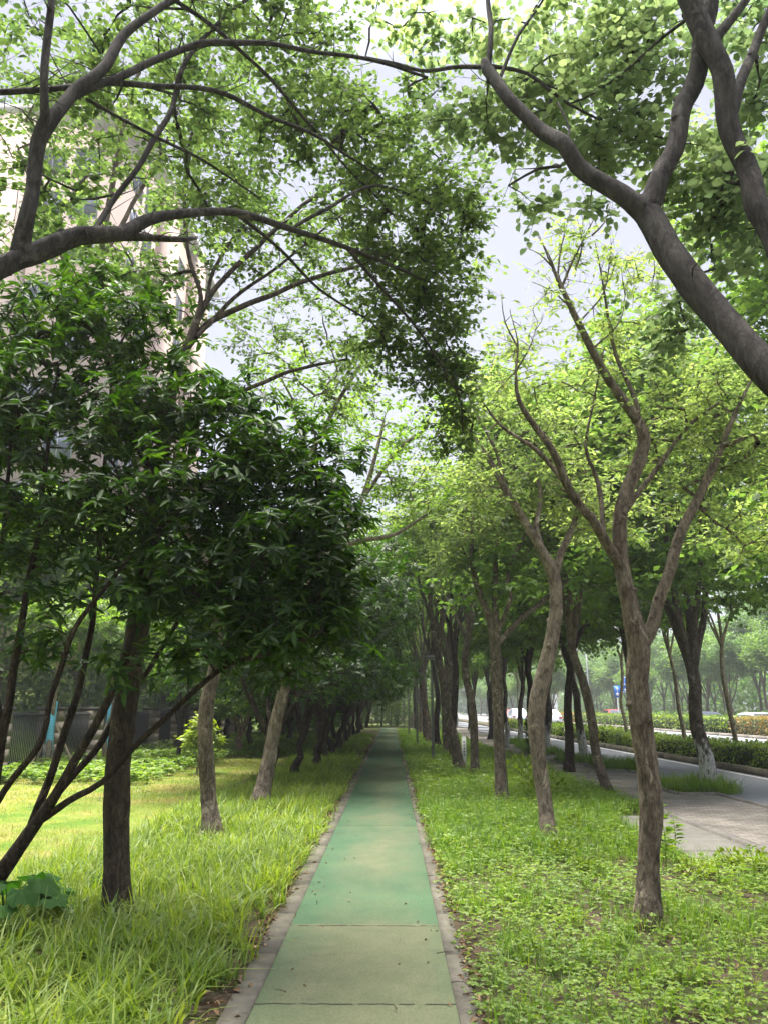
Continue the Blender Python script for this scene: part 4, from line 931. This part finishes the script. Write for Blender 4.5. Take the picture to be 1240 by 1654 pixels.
# --- boundary wall: stone-block piers with black railings between
MST = mat_concrete('stone_block', (.24, .20, .155), (.36, .31, .25), 4)
MCAP = flat('dark_coping', (.05, .045, .042), .6)
MBK = flat('black_iron', (.018, .018, .018), .5)
wall = empty('boundary_wall', (-9.6, 13, 0), 'stone-block pier wall with black iron railings behind the lawn at left', 'wall')
def sub(mb, name, mat, par, off, sm=False):
    o = mb.obj(name, mat, par, sm); o.location = tuple(-q for q in off); return o
wo_ = (-9.6, 13, 0)
for k in range(12):
    y = 13.0 + k * 3.15
    mb = MB()
    for i in range(5): mb.box(-9.85, -9.35, y - .3, y + .3, .30 * i + .002, .30 * i + .29)
    mb.box(-9.835, -9.365, y - .285, y + .285, 0, 1.49)
    p = sub(mb, 'pier', MST, wall, wo_)
    mb = MB(); mb.box(-9.9, -9.3, y - .35, y + .35, 1.503, 1.60)
    c = mb.obj('coping', MCAP, p)
    mb = MB(); mb.box(-9.63, -9.57, y + .36, y + 2.79, 1.36, 1.41); mb.box(-9.63, -9.57, y + .36, y + 2.79, .2, .25)
    for j in range(24): yy = y + .40 + j * .1015; mb.box(-9.612, -9.588, yy, yy + .024, .06, 1.46)
    sub(mb, 'railing', MBK, wall, wo_)
# --- ground rising beyond the wall
mb = MB(); xs = [-10.5, -13, -17, -22, -30, -60]; zs = [0, .9, 2.0, 2.8, 3.2, 3.4]; yy = np.linspace(4, 140, 60)
g = np.array([[x + .3 * math.sin(y), y, z + .25 * math.sin(y * .5 + x) * min(1, z)] for y in yy for x, z in zip(xs, zs)])
mb.add(g, [[j * 6 + i, j * 6 + i + 1, j * 6 + i + 7, j * 6 + i + 6][::-1] for j in range(59) for i in range(5)])
mb.obj('embankment', flat('green_bank', (.13, .19, .045), .95, 2.5, .35, .6), kind='structure', smooth=True)
# --- far-off woods that read as one mass
def wood(name, label, x0, x1, y0, y1, zf, n, L, mat, seed, kind='stuff'):
    r_ = np.random.default_rng(seed)
    x = x0 + (x1 - x0) * r_.random(n); y = y0 + (y1 - y0) * r_.random(n)
    top = zf * (.75 + .16 * np.sin(x * .9 + y * .31) + .16 * np.sin(y * .83 + seed) + .1 * np.sin(x * 2.1 + y * 1.7))
    z = top * r_.random(n) ** .7
    P = np.stack([x, y, z], 1); D = r_.standard_normal((n, 3)); Nn = r_.standard_normal((n, 3)) * .5 + [0, 0, 1]
    l = L * (.6 + .8 * r_.random(n)); mb = MB(); add_leaves(mb, P, D, Nn, l, l * .6, False)
    for k in range(0, n, 700):
        mb.tube([[x[k], y[k], 0], [x[k] + .2, y[k], top[k] * .8]], [.09, .03], 5)
    mb.obj(name, mat, kind=kind, label=label, cat='woodland')
wood('woodland', 'dense dark wood behind the left avenue, one mass of leaves', -9.2, -4.5, 50, 100, 5.5, 26000, .30, M_rosette, 1)
wood('woodland', 'green thicket beyond the boundary wall', -17, -10.6, 27, 100, 4.6, 34000, .26, M_camphor, 2)
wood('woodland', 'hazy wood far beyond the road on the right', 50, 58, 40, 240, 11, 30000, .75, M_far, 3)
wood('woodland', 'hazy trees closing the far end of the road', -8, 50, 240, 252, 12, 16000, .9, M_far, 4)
wood('woodland', 'leafy mass closing the far end of the green path', -9, 4.5, 108, 113, 7, 9000, .35, M_camphor, 5)
wood('woodland', 'thin shrubs between the path and the road far ahead', 2.6, 4.2, 60, 108, 3.0, 6000, .25, M_camphor_dark, 6)
wood('woodland', 'added dark thicket standing in for the shade at the end of the green path', -9, 4.3, 70, 78, 6.5, 16000, .22, M_camphor_dark, 9)  # leaf mass added to give the darkness of the shaded avenue ahead
wood('shrubbery', 'low roadside shrubs under the hazy far trees', 31.6, 34, 40, 200, 1.3, 14000, .35, M_street, 7)

# --- tower building
MW = flat('cream_render', (.42, .33, .285), .9, .6, .06)
MWB = flat('pale_band', (.52, .48, .45), .9)
MGL = flat('window_glass', (.08, .10, .13), .15, spec=.6)
MFR = flat('window_frame', (.30, .31, .34), .5)
bl = empty('apartment_tower', (-16, 40, 0), 'tall cream apartment tower behind the leaves at upper left', 'building')
bo = (-16, 40, 0)
mb = MB(); mb.box(-44, -16, 40, 61, 0, 36.5)
for y in (46.2, 54): mb.box(-16.0, -15.2, y, y + 2.6, 0, 36.9)
for x in (-24, -33): mb.box(x, x + 2.6, 39.3, 40.0, 0, 36.9)
sub(mb, 'wall', MW, bl, bo)
mb = MB(); mb.box(-44.3, -15.1, 39.2, 61.2, 36.95, 37.5); sub(mb, 'roof', MWB, bl, bo)
mw = MB(); mw.box(-.02, .05, 0, 1.7, 0, .08); mw.box(-.02, .05, 0, 1.7, 1.82, 1.9); mw.box(-.02, .05, 0, .08, .08, 1.82); mw.box(-.02, .05, 1.62, 1.7, .08, 1.82); mw.box(-.02, .04, .8, .88, .08, 1.82)
wme = mw.mesh('window'); wme.materials.append(MFR)
mw = MB(); mw.box(-.03, .02, .08, 1.62, .08, 1.82); pme = mw.mesh('pane'); pme.materials.append(MGL)
def window(loc, rz):
    o = bpy.data.objects.new('window', wme); C.objects.link(o); o.parent = bl; o.location = loc; o.rotation_euler = (0, 0, rz)
    q = bpy.data.objects.new('pane', pme); C.objects.link(q); q.parent = o
for fl in range(9):
    for y in (1.2, 3.6, 9.4, 11.6, 17.6): window((.012, y, 8.6 + fl * 3.05), 0)
    for x in (-3.2, -5.4, -11.4, -13.6, -20): window((x, -.012, 8.6 + fl * 3.05), -math.pi / 2)

mb = MB()
for (x, y, a, L) in ((-.73, 5.3, .25, .5), (.34, 7.4, 2.7, .45), (-.4, 9.2, .1, .6), (.33, 5.6, 3.4, .3)):
    P = [[x, y]]
    for k in range(14): a += rg.standard_normal() * .35; P.append([P[-1][0] + math.cos(a) * L / 14, P[-1][1] + math.sin(a) * L / 14])
    P = np.array(P); h = .0018
    mb.add([[p[0], p[1] - h, .0122] for p in P] + [[p[0], p[1] + h, .0122] for p in P], [[i, i + 1, i + 16, i + 15] for i in range(14)])
mb.obj('path_crack', flat('crack_grit', (.04, .045, .03), .95), kind='structure')
# --- lamp posts along the verge
MPO = flat('grey_green_paint', (.12, .13, .11), .5, 8, .15)
MLG = flat('frosted_lens', (.5, .5, .48), .4)
for i, y in enumerate((24.5, 36, 48, 60)):
    lab = ['nearest thin grey lamp post with flat square head on the right verge', 'second thin lamp post along the right verge', 'third thin lamp post along the right verge', 'farthest pale lamp post at the end of the right verge'][i]
    r_ = empty('garden_lamp', (1.28 - .1 * i, y, 0), lab, 'lamp post', 'lamp posts on the right verge')
    mb = MB(); mb.tube([[0, 0, -.1], [0, 0, .06]], [.09, .09], 12); mb.tube([[0, 0, .05], [0, 0, 1.5], [0, 0, 3.08]], [.045, .042, .038], 12); mb.obj('pole', MPO, r_, True)
    mb = MB(); mb.box(-.24, .24, -.24, .24, 3.08, 3.13); mb.box(-.19, .19, -.19, .19, 3.13, 3.16); h = mb.obj('lamp_head', MPO, r_)
    mb = MB(); mb.box(-.17, .17, -.17, .17, 3.05, 3.078); mb.obj('lens', MLG, h)
# --- white marker post
r_ = empty('marker_post', (1.93, 21.3, 0), 'short white marker post with dark characters, between two right verge trunks', 'marker post')
mb = MB(); mb.box(-.055, .055, -.035, .035, -.1, .82); mb.box(-.045, .045, -.028, .028, .82, .85); mb.obj('post', flat('white_post', (.7, .7, .68), .6, 12, .08), r_)
mb = MB()
for k, z in enumerate((.70, .62, .54, .46, .38)):
    mb.box(-.030, .030, -.038, -.0355, z, z + .010); mb.box(-.006, .006, -.0385, -.0358, z - .035, z + .03); mb.box(-.028, .028, -.0378, -.0352, z - .022 + .006 * (k % 2), z - .014 + .006 * (k % 2))
mb.obj('lettering', flat('dark_lettering', (.03, .03, .03), .6), r_)

# --- blue-wrapped saplings with props
MBL = None
m, n, o = newmat('blue_wrap')
sp = N(n, 'SeparateXYZ'); n.links.new(pos(n), sp.inputs[0])
wv = mathn(n, 'FRACT', mathn(n, 'ADD', mathn(n, 'MULTIPLY', sp.outputs[2], 13), mathn(n, 'MULTIPLY', sp.outputs[0], 3)))
col = ramp(n, wv, [(0, (.06, .30, .42)), (.12, (.13, .52, .70)), (1, (.17, .58, .76))])
principled(n, o, col, .55, wv, .5, .01, .4); MBL = m
M_wood = flat('prop_wood', (.34, .27, .16), .9, 20, .2)
LFp = Leaf(.20, .055, 8, 3, .3, 'rosette', False, .3, .9)
def wrapped(px, py, seed, label):
    g = gp(px, py)
    r_ = grow('wrapped_sapling', label, 'tree', (g[0], g[1], 0), 4.2, 1.9, (.05, 0), .085, 3, .8, .7, 26, LFp, B_pale, M_light2, 'young trees wrapped in blue tape by the wall', seed)
    mb = MB(); mb.tube([[0, 0, .0], [.02, 0, .5], [0, .02, 1.1], [.03, .01, 1.75]], [.10, .096, .098, .09], 12, .02, np.random.default_rng(2)); mb.obj('blue_wrapping', MBL, r_, True)
    for a in (0.3, 2.4, 4.5):
        mb = MB(); mb.tube([[math.cos(a) * .75, math.sin(a) * .75, -.05], [math.cos(a) * .13, math.sin(a) * .13, 1.15]], [.03, .025], 7); mb.obj('wooden_prop', M_wood, r_, True)
    return r_
wrapped(75, 1243, 91, 'young tree wrapped in bright blue tape with wooden props, far left by the railings')
wrapped(171, 1238, 92, 'blue-wrapped young tree with props, just left of the thick dark trunk')
# --- small trees on and behind the lawn
grow('small_tree', 'small round-headed tree with pinkish forked trunk at the back of the lawn', 'tree', tuple(gp(385, 1222)), 2.4, .7, (0, 0), .12, 5, .75, .62, 46, Leaf(.12, .06, 6, 3, .25, 'oval', False, .15, .8), barkmat('bark_pinkish', (.16, .10, .08), (.33, .22, .17), (.45, .33, .27)), M_light2, None, 93)
grow('small_tree', 'leafy small tree by the wall, left of the small pinkish-trunked tree', 'tree', tuple(gp(285, 1232)), 3.2, .9, (.1, 0), .07, 5, .9, .8, 50, Leaf(.13, .07, 6, 3, .25, 'oval', False, .15, .8), B_dark, M_light2, None, 94)
grow('yellow_green_shrub', 'bright yellow-green young shrub standing on the lawn behind the slender trunk', 'shrub', tuple(gp(318, 1250)), 1.35, .25, (0, 0), .02, 5, .22, .2, 16, Leaf(.14, .06, 5, 3, .2, 'oval', False, .15, .8), B_pale, leafmat('yellow_leaf', [(.20, .28, .03), (.28, .36, .04)], .4, (1.4, 1.4, .5)), None, 95)
# --- broad-leaved plant at lower left
def broad(c, n, L, label, seed, H=.30):
    r_ = np.random.default_rng(seed); root = empty('broad_leaved_plant', c, label, 'plant')
    mb = MB(); st = MB()
    for k in range(n):
        a = k * 2.4 + r_.random() * .5; rad = (.12 + .34 * r_.random()); z = H * (.5 + .6 * r_.random())
        e = np.array([math.cos(a) * rad, math.sin(a) * rad, z]); st.tube([[0, 0, 0], e * [.4, .4, .8], e], [.006, .005, .004], 5)
        d = np.array([math.cos(a), math.sin(a), 0]); s = np.array([-d[1], d[0], 0]); l = L * (.7 + .5 * r_.random()); N_ = 22; tilt = -.35 + .5 * r_.random()
        V = [e]
        for ring, q in ((1, .5), (2, 1.0)):
            for i in range(N_):
                t = i / N_ * 6.2832; rr = l * .5 * q * (1 - .38 * math.exp(-((t - math.pi) / .35) ** 2)) * (1 + (.07 * math.cos(t * 5) + .03 * math.cos(t * 11)) * (ring == 2))
                u, v = math.cos(t) * rr + l * .22 * q, math.sin(t) * rr
                V.append(e + d * u + s * v + np.array([0, 0, tilt * u - .9 * (u * u + v * v) / l * .5 + .02 * math.cos(t * 5) * q + .012 * r_.standard_normal()]))
        f3 = [[0, 1 + i, 1 + (i + 1) % N_] for i in range(N_)]; f4 = [[1 + i, 1 + N_ + i, 1 + N_ + (i + 1) % N_, 1 + (i + 1) % N_] for i in range(N_)]
        mb.add(V, f4, f3)
    mb.obj('leaves', M_broad, root, True); st.obj('stalks', M_broad, root, True)
M_broad = leafmat('broad_leaf', [(.028, .085, .016), (.042, .115, .02)], .3, (1.5, 1.8, .5), .75, .15)
broad(gp(8, 1505), 12, .27, 'clump of broad dark-green leaves at the lower left corner beside the strap grass', 3, .34)
broad(gp(112, 1452), 9, .20, 'smaller broad-leaved plant trailing toward the thick dark trunk', 4, .16)
# --- weeds on the right verge
def weed(px, py, h, label, seed, L=.09, mat=None):
    r_ = np.random.default_rng(seed); g = gp(px, py); root = empty('tall_weed', g, label, 'weed', 'tall weeds on the right verge')
    st = MB(); lf = MB(); P = np.array([[0, 0, 0], [.02, .01, h * .5], [.01 - .03 * r_.random(), 0, h]]); st.tube(P, [.006, .005, .002], 6)
    n = int(h * 50); t = .2 + .8 * r_.random(n); B_ = np.stack([.02 * np.sin(t * 3), 0 * t, h * t], 1); a = r_.random(n) * 6.28
    D = np.stack([np.cos(a), np.sin(a), .5 + 0 * a], 1); l = L * (1.2 - .7 * t) * (.7 + .5 * r_.random(n))
    add_leaves(lf, B_, D, np.array([0, 0, 1]) + .3 * r_.standard_normal((n, 3)), l, l * .28, True, droop=.3)
    st.obj('stem', mat or M_cover, root, True); lf.obj('leaves', mat or M_cover, root)
weed(1075, 1408, .62, 'tall feathery weed just right of the nearest mottled trunk', 1, .16)
weed(1090, 1378, .42, 'second thin weed right of the nearest mottled trunk, before the paved bay', 2, .15)
weed(1015, 1390, .42, 'spindly weed just left of the nearest mottled trunk', 3, .10)
weed(1218, 1430, .34, 'bushy pale weed at the right edge of the photo', 4, .14)
weed(1160, 1440, .30, 'bushy weed in front of the paved bay', 5, .13)
weed(857, 1560, .22, 'small bushy weed rising from the ground cover at lower right', 6, .08)
def bush(px, py, r, h, n, L, name, label, cat, mat, seed, group=None):
    r_ = np.random.default_rng(seed); g = gp(px, py); root = empty(name, g, label, cat, group); lf = MB(); st = MB()
    v = unit(r_.standard_normal((n, 3))) * r_.random((n, 1)) ** .4 * [r, r, h * .55] + [0, 0, h * .55]
    for k in range(0, n, 14): st.tube([[v[k, 0] * .15, v[k, 1] * .15, 0], v[k] * [.6, .6, .6], v[k]], [.006, .004, .002], 4)
    l = L * (.6 + .8 * r_.random(n)); add_leaves(lf, v, unit(v + r_.standard_normal((n, 3)) * .1), r_.standard_normal((n, 3)) * .5 + [0, 0, 1], l, l * .55, True)
    st.obj('stems', B_dark, root); lf.obj('leaves', mat, root)
M_yg = leafmat('yellow_green_leaf', [(.12, .18, .02), (.18, .25, .025), (.22, .29, .03)], .4, (1.4, 1.5, .5))
for i, (px, py, r, h) in enumerate([(905, 1390, .2, .2), (945, 1412, .16, .14), (1125, 1420, .2, .15), (1225, 1412, .24, .2), (1180, 1405, .18, .16), (850, 1265, .5, .5), (875, 1290, .4, .4), (930, 1345, .2, .2)]):
    bush(px, py, r, h, 150, .05 + .05 * (py < 1300), 'leafy_weed', ['yellow-green leafy weed at the foot of the second verge tree', 'small leafy weed before the second verge tree, toward the nearest trunk', 'leafy weed just right of the nearest trunk, before the paved bay', 'leafy weed at the right edge, in front of the paved bay',
         'leafy weed standing against the paved bay edge', 'large leafy weed patch under the street trees beyond the verge', 'bushy weed behind the second verge tree', 'leafy weed right of the second verge tree'][i], 'weed', M_yg, 40 + i, 'leafy weeds on the right verge')
# ivy sleeve on one street trunk
bush(864, 1227, .28, 1.5, 500, .12, 'climbing_ivy', 'dark ivy wrapped around the foot of a street tree right of the third verge tree', 'climber', M_camphor_dark, 60)
# --- tree pits
mb = MB()
def pit(x0, x1, y0, y1, n, L=.22):
    tufts(mb, scatter(rg, x0, x1, y0, y1, n), 11, L, .011, .06, .7, rg, (0, .5, 1))
for (x, y) in ((6.2, 16.1), (6.3, 21.7), (5.8, 24), (5.55, 28.5), (5.9, 37), (6, 33)):
    pit(x - .8, x + .38, y - .85, y + .75, 150, .40)
mb.obj('pit_grass', M_grass_dark, kind='stuff', label='grass growing in the square pits around the street trees', cat='grass')
mb = MB()
for (x, y) in ((6.2, 16.1), (6.3, 21.7), (5.8, 24), (5.55, 28.5)):
    x0, x1, y0, y1 = x - .85, x + .42, y - .9, y + .8
    x1 = min(x1, 6.01)
    mb.box(x0, x1, y0 - .08, y0, -.05, .05); mb.box(x0, x1, y1, y1 + .08, -.05, .05); mb.box(x0 - .08, x0, y0, y1, -.05, .052)
mb.obj('pit_kerb', MC, kind='structure')

# --- cars
MT = flat('tyre', (.02, .02, .02), .8); MCG = flat('car_glass', (.03, .04, .05), .1, spec=.6); MRM = flat('wheel_rim', (.4, .4, .42), .3)
MLT = flat('headlight_glass', (.7, .7, .68), .2); MLR = flat('tail_light', (.4, .02, .02), .3)
def car(x, y, col, label, rz=0, hgt=1.48, ln=4.4):
    mat = flat('car_paint', col, .3, spec=.6)
    root = empty('car', (x, y, 0), label, 'car', 'cars on the main road', rz)
    prof = [(-ln / 2, .45), (-ln / 2 + .05, .85), (-ln * .36, .98), (-ln * .24, hgt - .08), (-ln * .05, hgt), (ln * .18, hgt - .06), (ln * .36, .97), (ln * .46, .85), (ln / 2, .6), (ln / 2, .3), (-ln / 2, .28)]
    def shell(w, ins, p):
        v = []
        for (Y_, Z_) in p:
            ww = w if Z_ < 1.0 else w - ins * (Z_ - 1.0) / .5
            v += [[-ww, Y_, Z_], [ww, Y_, Z_]]
        return v
    v = shell(.88, .22, prof); k = len(prof); mb = MB()
    mb.add(v, [[2 * i, 2 * i + 1, 2 * ((i + 1) % k) + 1, 2 * ((i + 1) % k)] for i in range(k)])
    # sides as fans around the body centre line
    for sd2 in (0, 1):
        c0 = [(-.88 if sd2 == 0 else .88), 0, .7]; mb.add([c0] + [v[2 * i + sd2] for i in range(k)], None, [[0, 1 + i, 1 + (i + 1) % k] if sd2 else [0, 1 + (i + 1) % k, 1 + i] for i in range(k)])
    mb.obj('body', mat, root)
    g_ = MB()
    for sx in (-1, 1):
        g_.add([[sx * .895, -ln * .31, 1.0], [sx * .895, ln * .31, 1.0], [sx * .73, ln * .17, hgt - .1], [sx * .73, -ln * .21, hgt - .1]], [[0, 1, 2, 3]])
    g_.obj('side_windows', MCG, root)
    for nm, ya, za, yb, zb in (('windscreen', ln * .365, 1.0, ln * .2, hgt - .08), ('rear_window', -ln * .365, 1.0, -ln * .25, hgt - .1)):
        g_ = MB(); sg = 1 if ya > 0 else -1; g_.add([[-.72, ya + .03 * sg, za + .02], [.72, ya + .03 * sg, za + .02], [.62, yb + .03 * sg, zb + .02], [-.62, yb + .03 * sg, zb + .02]], [[0, 1, 2, 3]]); g_.obj(nm, MCG, root)
    for sx in (-1, 1):
        for yy_ in (-ln * .31, ln * .31):
            wm = MB(); wm.tube([[sx * .74, yy_, .32], [sx * .78, yy_, .32], [sx * .90, yy_, .32]], [.30, .32, .32], 16); wq = wm.obj('wheel', MT, root)
            wm = MB(); wm.tube([[sx * .90, yy_, .32], [sx * .915, yy_, .32]], [.19, .17], 10); wm.obj('rim', MRM, wq)
        hb = MB(); hb.box(sx * .72 - .15, sx * .72 + .15, ln / 2 - .05, ln / 2 + .012, .62, .76); hb.obj('headlight', MLT, root)
        hb = MB(); hb.box(sx * .72 - .14, sx * .72 + .14, -ln / 2 - .02, -ln / 2 + .1, .68, .84); hb.obj('tail_light', MLR, root)
car(15.4, 78, (.62, .63, .66), 'white car on the main road seen between the second verge tree and a street trunk')
car(14.6, 92, (.55, .57, .62), 'pale silver car farther along the main road, left of the white car', 0, 1.6)
car(17.8, 118, (.35, .06, .05), 'small red car far along the main road')
car(26.5, 58, (.50, .53, .56), 'silver car roof showing above the far hedge, right of the whitewashed tree', 3.14, 1.30)
car(26.0, 66, (.05, .06, .09), 'dark car above the far hedge, left of the whitewashed tree', 3.14, 1.34)
car(24.5, 88, (.42, .05, .04), 'red car beyond the far hedge near the blue signs', 3.14)
# --- blue road signs
MBS = flat('sign_blue', (.02, .16, .62), .4); MWS = flat('sign_white', (.75, .76, .78), .5); MPL = flat('galvanised_pole', (.45, .46, .48), .4)
def sign(px, py, Y, w, h, label, kind):
    c = at(px, py, Y); root = empty('road_sign', (c[0], c[1], 0), label, 'road sign')
    mb = MB(); mb.tube([[0, .05, 0], [0, .05, c[2] + h / 2]], [.05, .045], 10); mb.obj('pole', MPL, root, True)
    mb = MB(); mb.box(-w / 2, w / 2, -.02, .01, c[2] - h / 2, c[2] + h / 2); b = mb.obj('sign_board', MBS, root)
    z = c[2]; mb = MB(); y0, y1 = -.03, -.021
    if kind:      # a road plan with a bar, two stubs and a line of place names
        mb.box(-w * .38, w * .38, y0, y1, z - h * .02, z + h * .06); mb.box(-w * .04, w * .04, y0, y1, z + h * .07, z + h * .36); mb.box(w * .2, w * .26, y0, y1, z - h * .2, z - h * .03)
        for k in range(4): mb.box(-w * .36 + k * w * .18, -w * .26 + k * w * .18, y0, y1, z - h * .38, z - h * .26)
        mb.box(-w * .46, w * .46, y0, y1, z + h * .43, z + h * .46); mb.box(-w * .46, w * .46, y0, y1, z - h * .46, z - h * .43)
    else:
        mb.box(-w * .04, w * .04, y0 + .001, y1, z - h * .3, z + h * .3)
        for k in (-1, 1): mb.tube([[0, y1, z + k * h * .24], [0, y0, z + k * h * .24]], [w * .26, w * .26], 14)
    mb.obj('sign_marks', MWS, b)
sign(1016, 1106, 68, 1.35, 1.35, 'large blue direction sign half hidden by the nearest mottled trunk', 1)
sign(996, 1117, 74, .55, 1.05, 'narrow blue sign with two white discs, left of the large blue sign', 0)
# --- street lamps
def lamp(x, y, h, label):
    root = empty('street_lamp', (x, y, 0), label, 'street lamp', 'tall street lamps in the far median')
    mb = MB(); mb.tube([[0, 0, 0], [0, 0, h * .6], [-.05, 0, h]], [.11, .08, .055], 12); mb.obj('pole', MPL, root, True)
    mb = MB(); mb.tube([[-.05, 0, h], [-.7, 0, h + .4], [-1.7, 0, h + .5]], [.045, .04, .035], 8); mb.obj('arm', MPL, root, True)
    mb = MB(); mb.tube([[-1.6, 0, h + .5], [-1.8, 0, h + .53], [-2.3, 0, h + .52], [-2.5, 0, h + .5]], [.05, .12, .12, .04], 8); mb.obj('lamp_head', MWS, root, True)
lamp(21, 54.5, 9, 'tall pale street lamp across the main road, left of the whitewashed tree')
lamp(21, 84, 9, 'tall street lamp across the main road near the blue signs')
lamp(21, 116, 9, 'distant street lamp far down the main road')
# --- overpass and pale buildings far down the road
ov = empty('overpass', (30, 200, 0), 'pale road overpass crossing far down the road', 'bridge')
mb = MB(); mb.box(-32, 60, -4, 4, 6.0, 7.4); mb.box(-32, 60, -4.2, -4.0, 7.0, 8.3); mb.obj('deck', flat('pale_concrete', (.55, .53, .51), .9, .5, .08), ov)
for x in (-30, -19, 9, 28, 44): mb = MB(); mb.box(x - .9, x + .9, -1, 1, -.5, 6.0); mb.obj('pier', MWB, ov)
def far_block(x, y, w_, d, h, label, mat):
    root = empty('distant_building', (x, y, 0), label, 'building', 'pale buildings in the haze')
    mb = MB(); mb.box(-w_ / 2, w_ / 2, 0, d, 0, h); mb.obj('wall', mat, root)
    mb = MB(); mb.box(-w_ / 2 - .3, w_ / 2 + .3, -.3, d + .3, h, h + .8); mb.obj('roof', MWB, root)
    for k in range(int(h // 4)):
        mb = MB(); mb.box(-w_ / 2 + 1, w_ / 2 - 1, -.06, .02, 2 + k * 4, 4 + k * 4); mb.obj('window_band', MFR, root)
far_block(42, 280, 26, 14, 24, 'pale slab building in the haze beyond the overpass', MWB)
far_block(78, 300, 24, 14, 42, 'taller hazy block right of the pale slab building', MW)
far_block(12, 300, 20, 14, 30, 'hazy block beyond the far end of the road, left of the slab building', MW)
# --- air
#@HAZE
hz = MB(); hz.box(-120, 160, -30, 330, -1.2, 52)
m = bpy.data.materials.new('humid_air'); m.use_nodes = True; n = m.node_tree; n.nodes.clear(); o = n.nodes.new('ShaderNodeOutputMaterial')
pv = n.nodes.new('ShaderNodeVolumePrincipled'); pv.inputs['Density'].default_value = .0009; pv.inputs['Color'].default_value = (.93, .97, 1, 1); pv.inputs['Anisotropy'].default_value = .3
n.links.new(pv.outputs[0], o.inputs['Volume'])
hz.obj('haze', m, kind='stuff', label='thin summer haze in the air over the street', cat='haze')
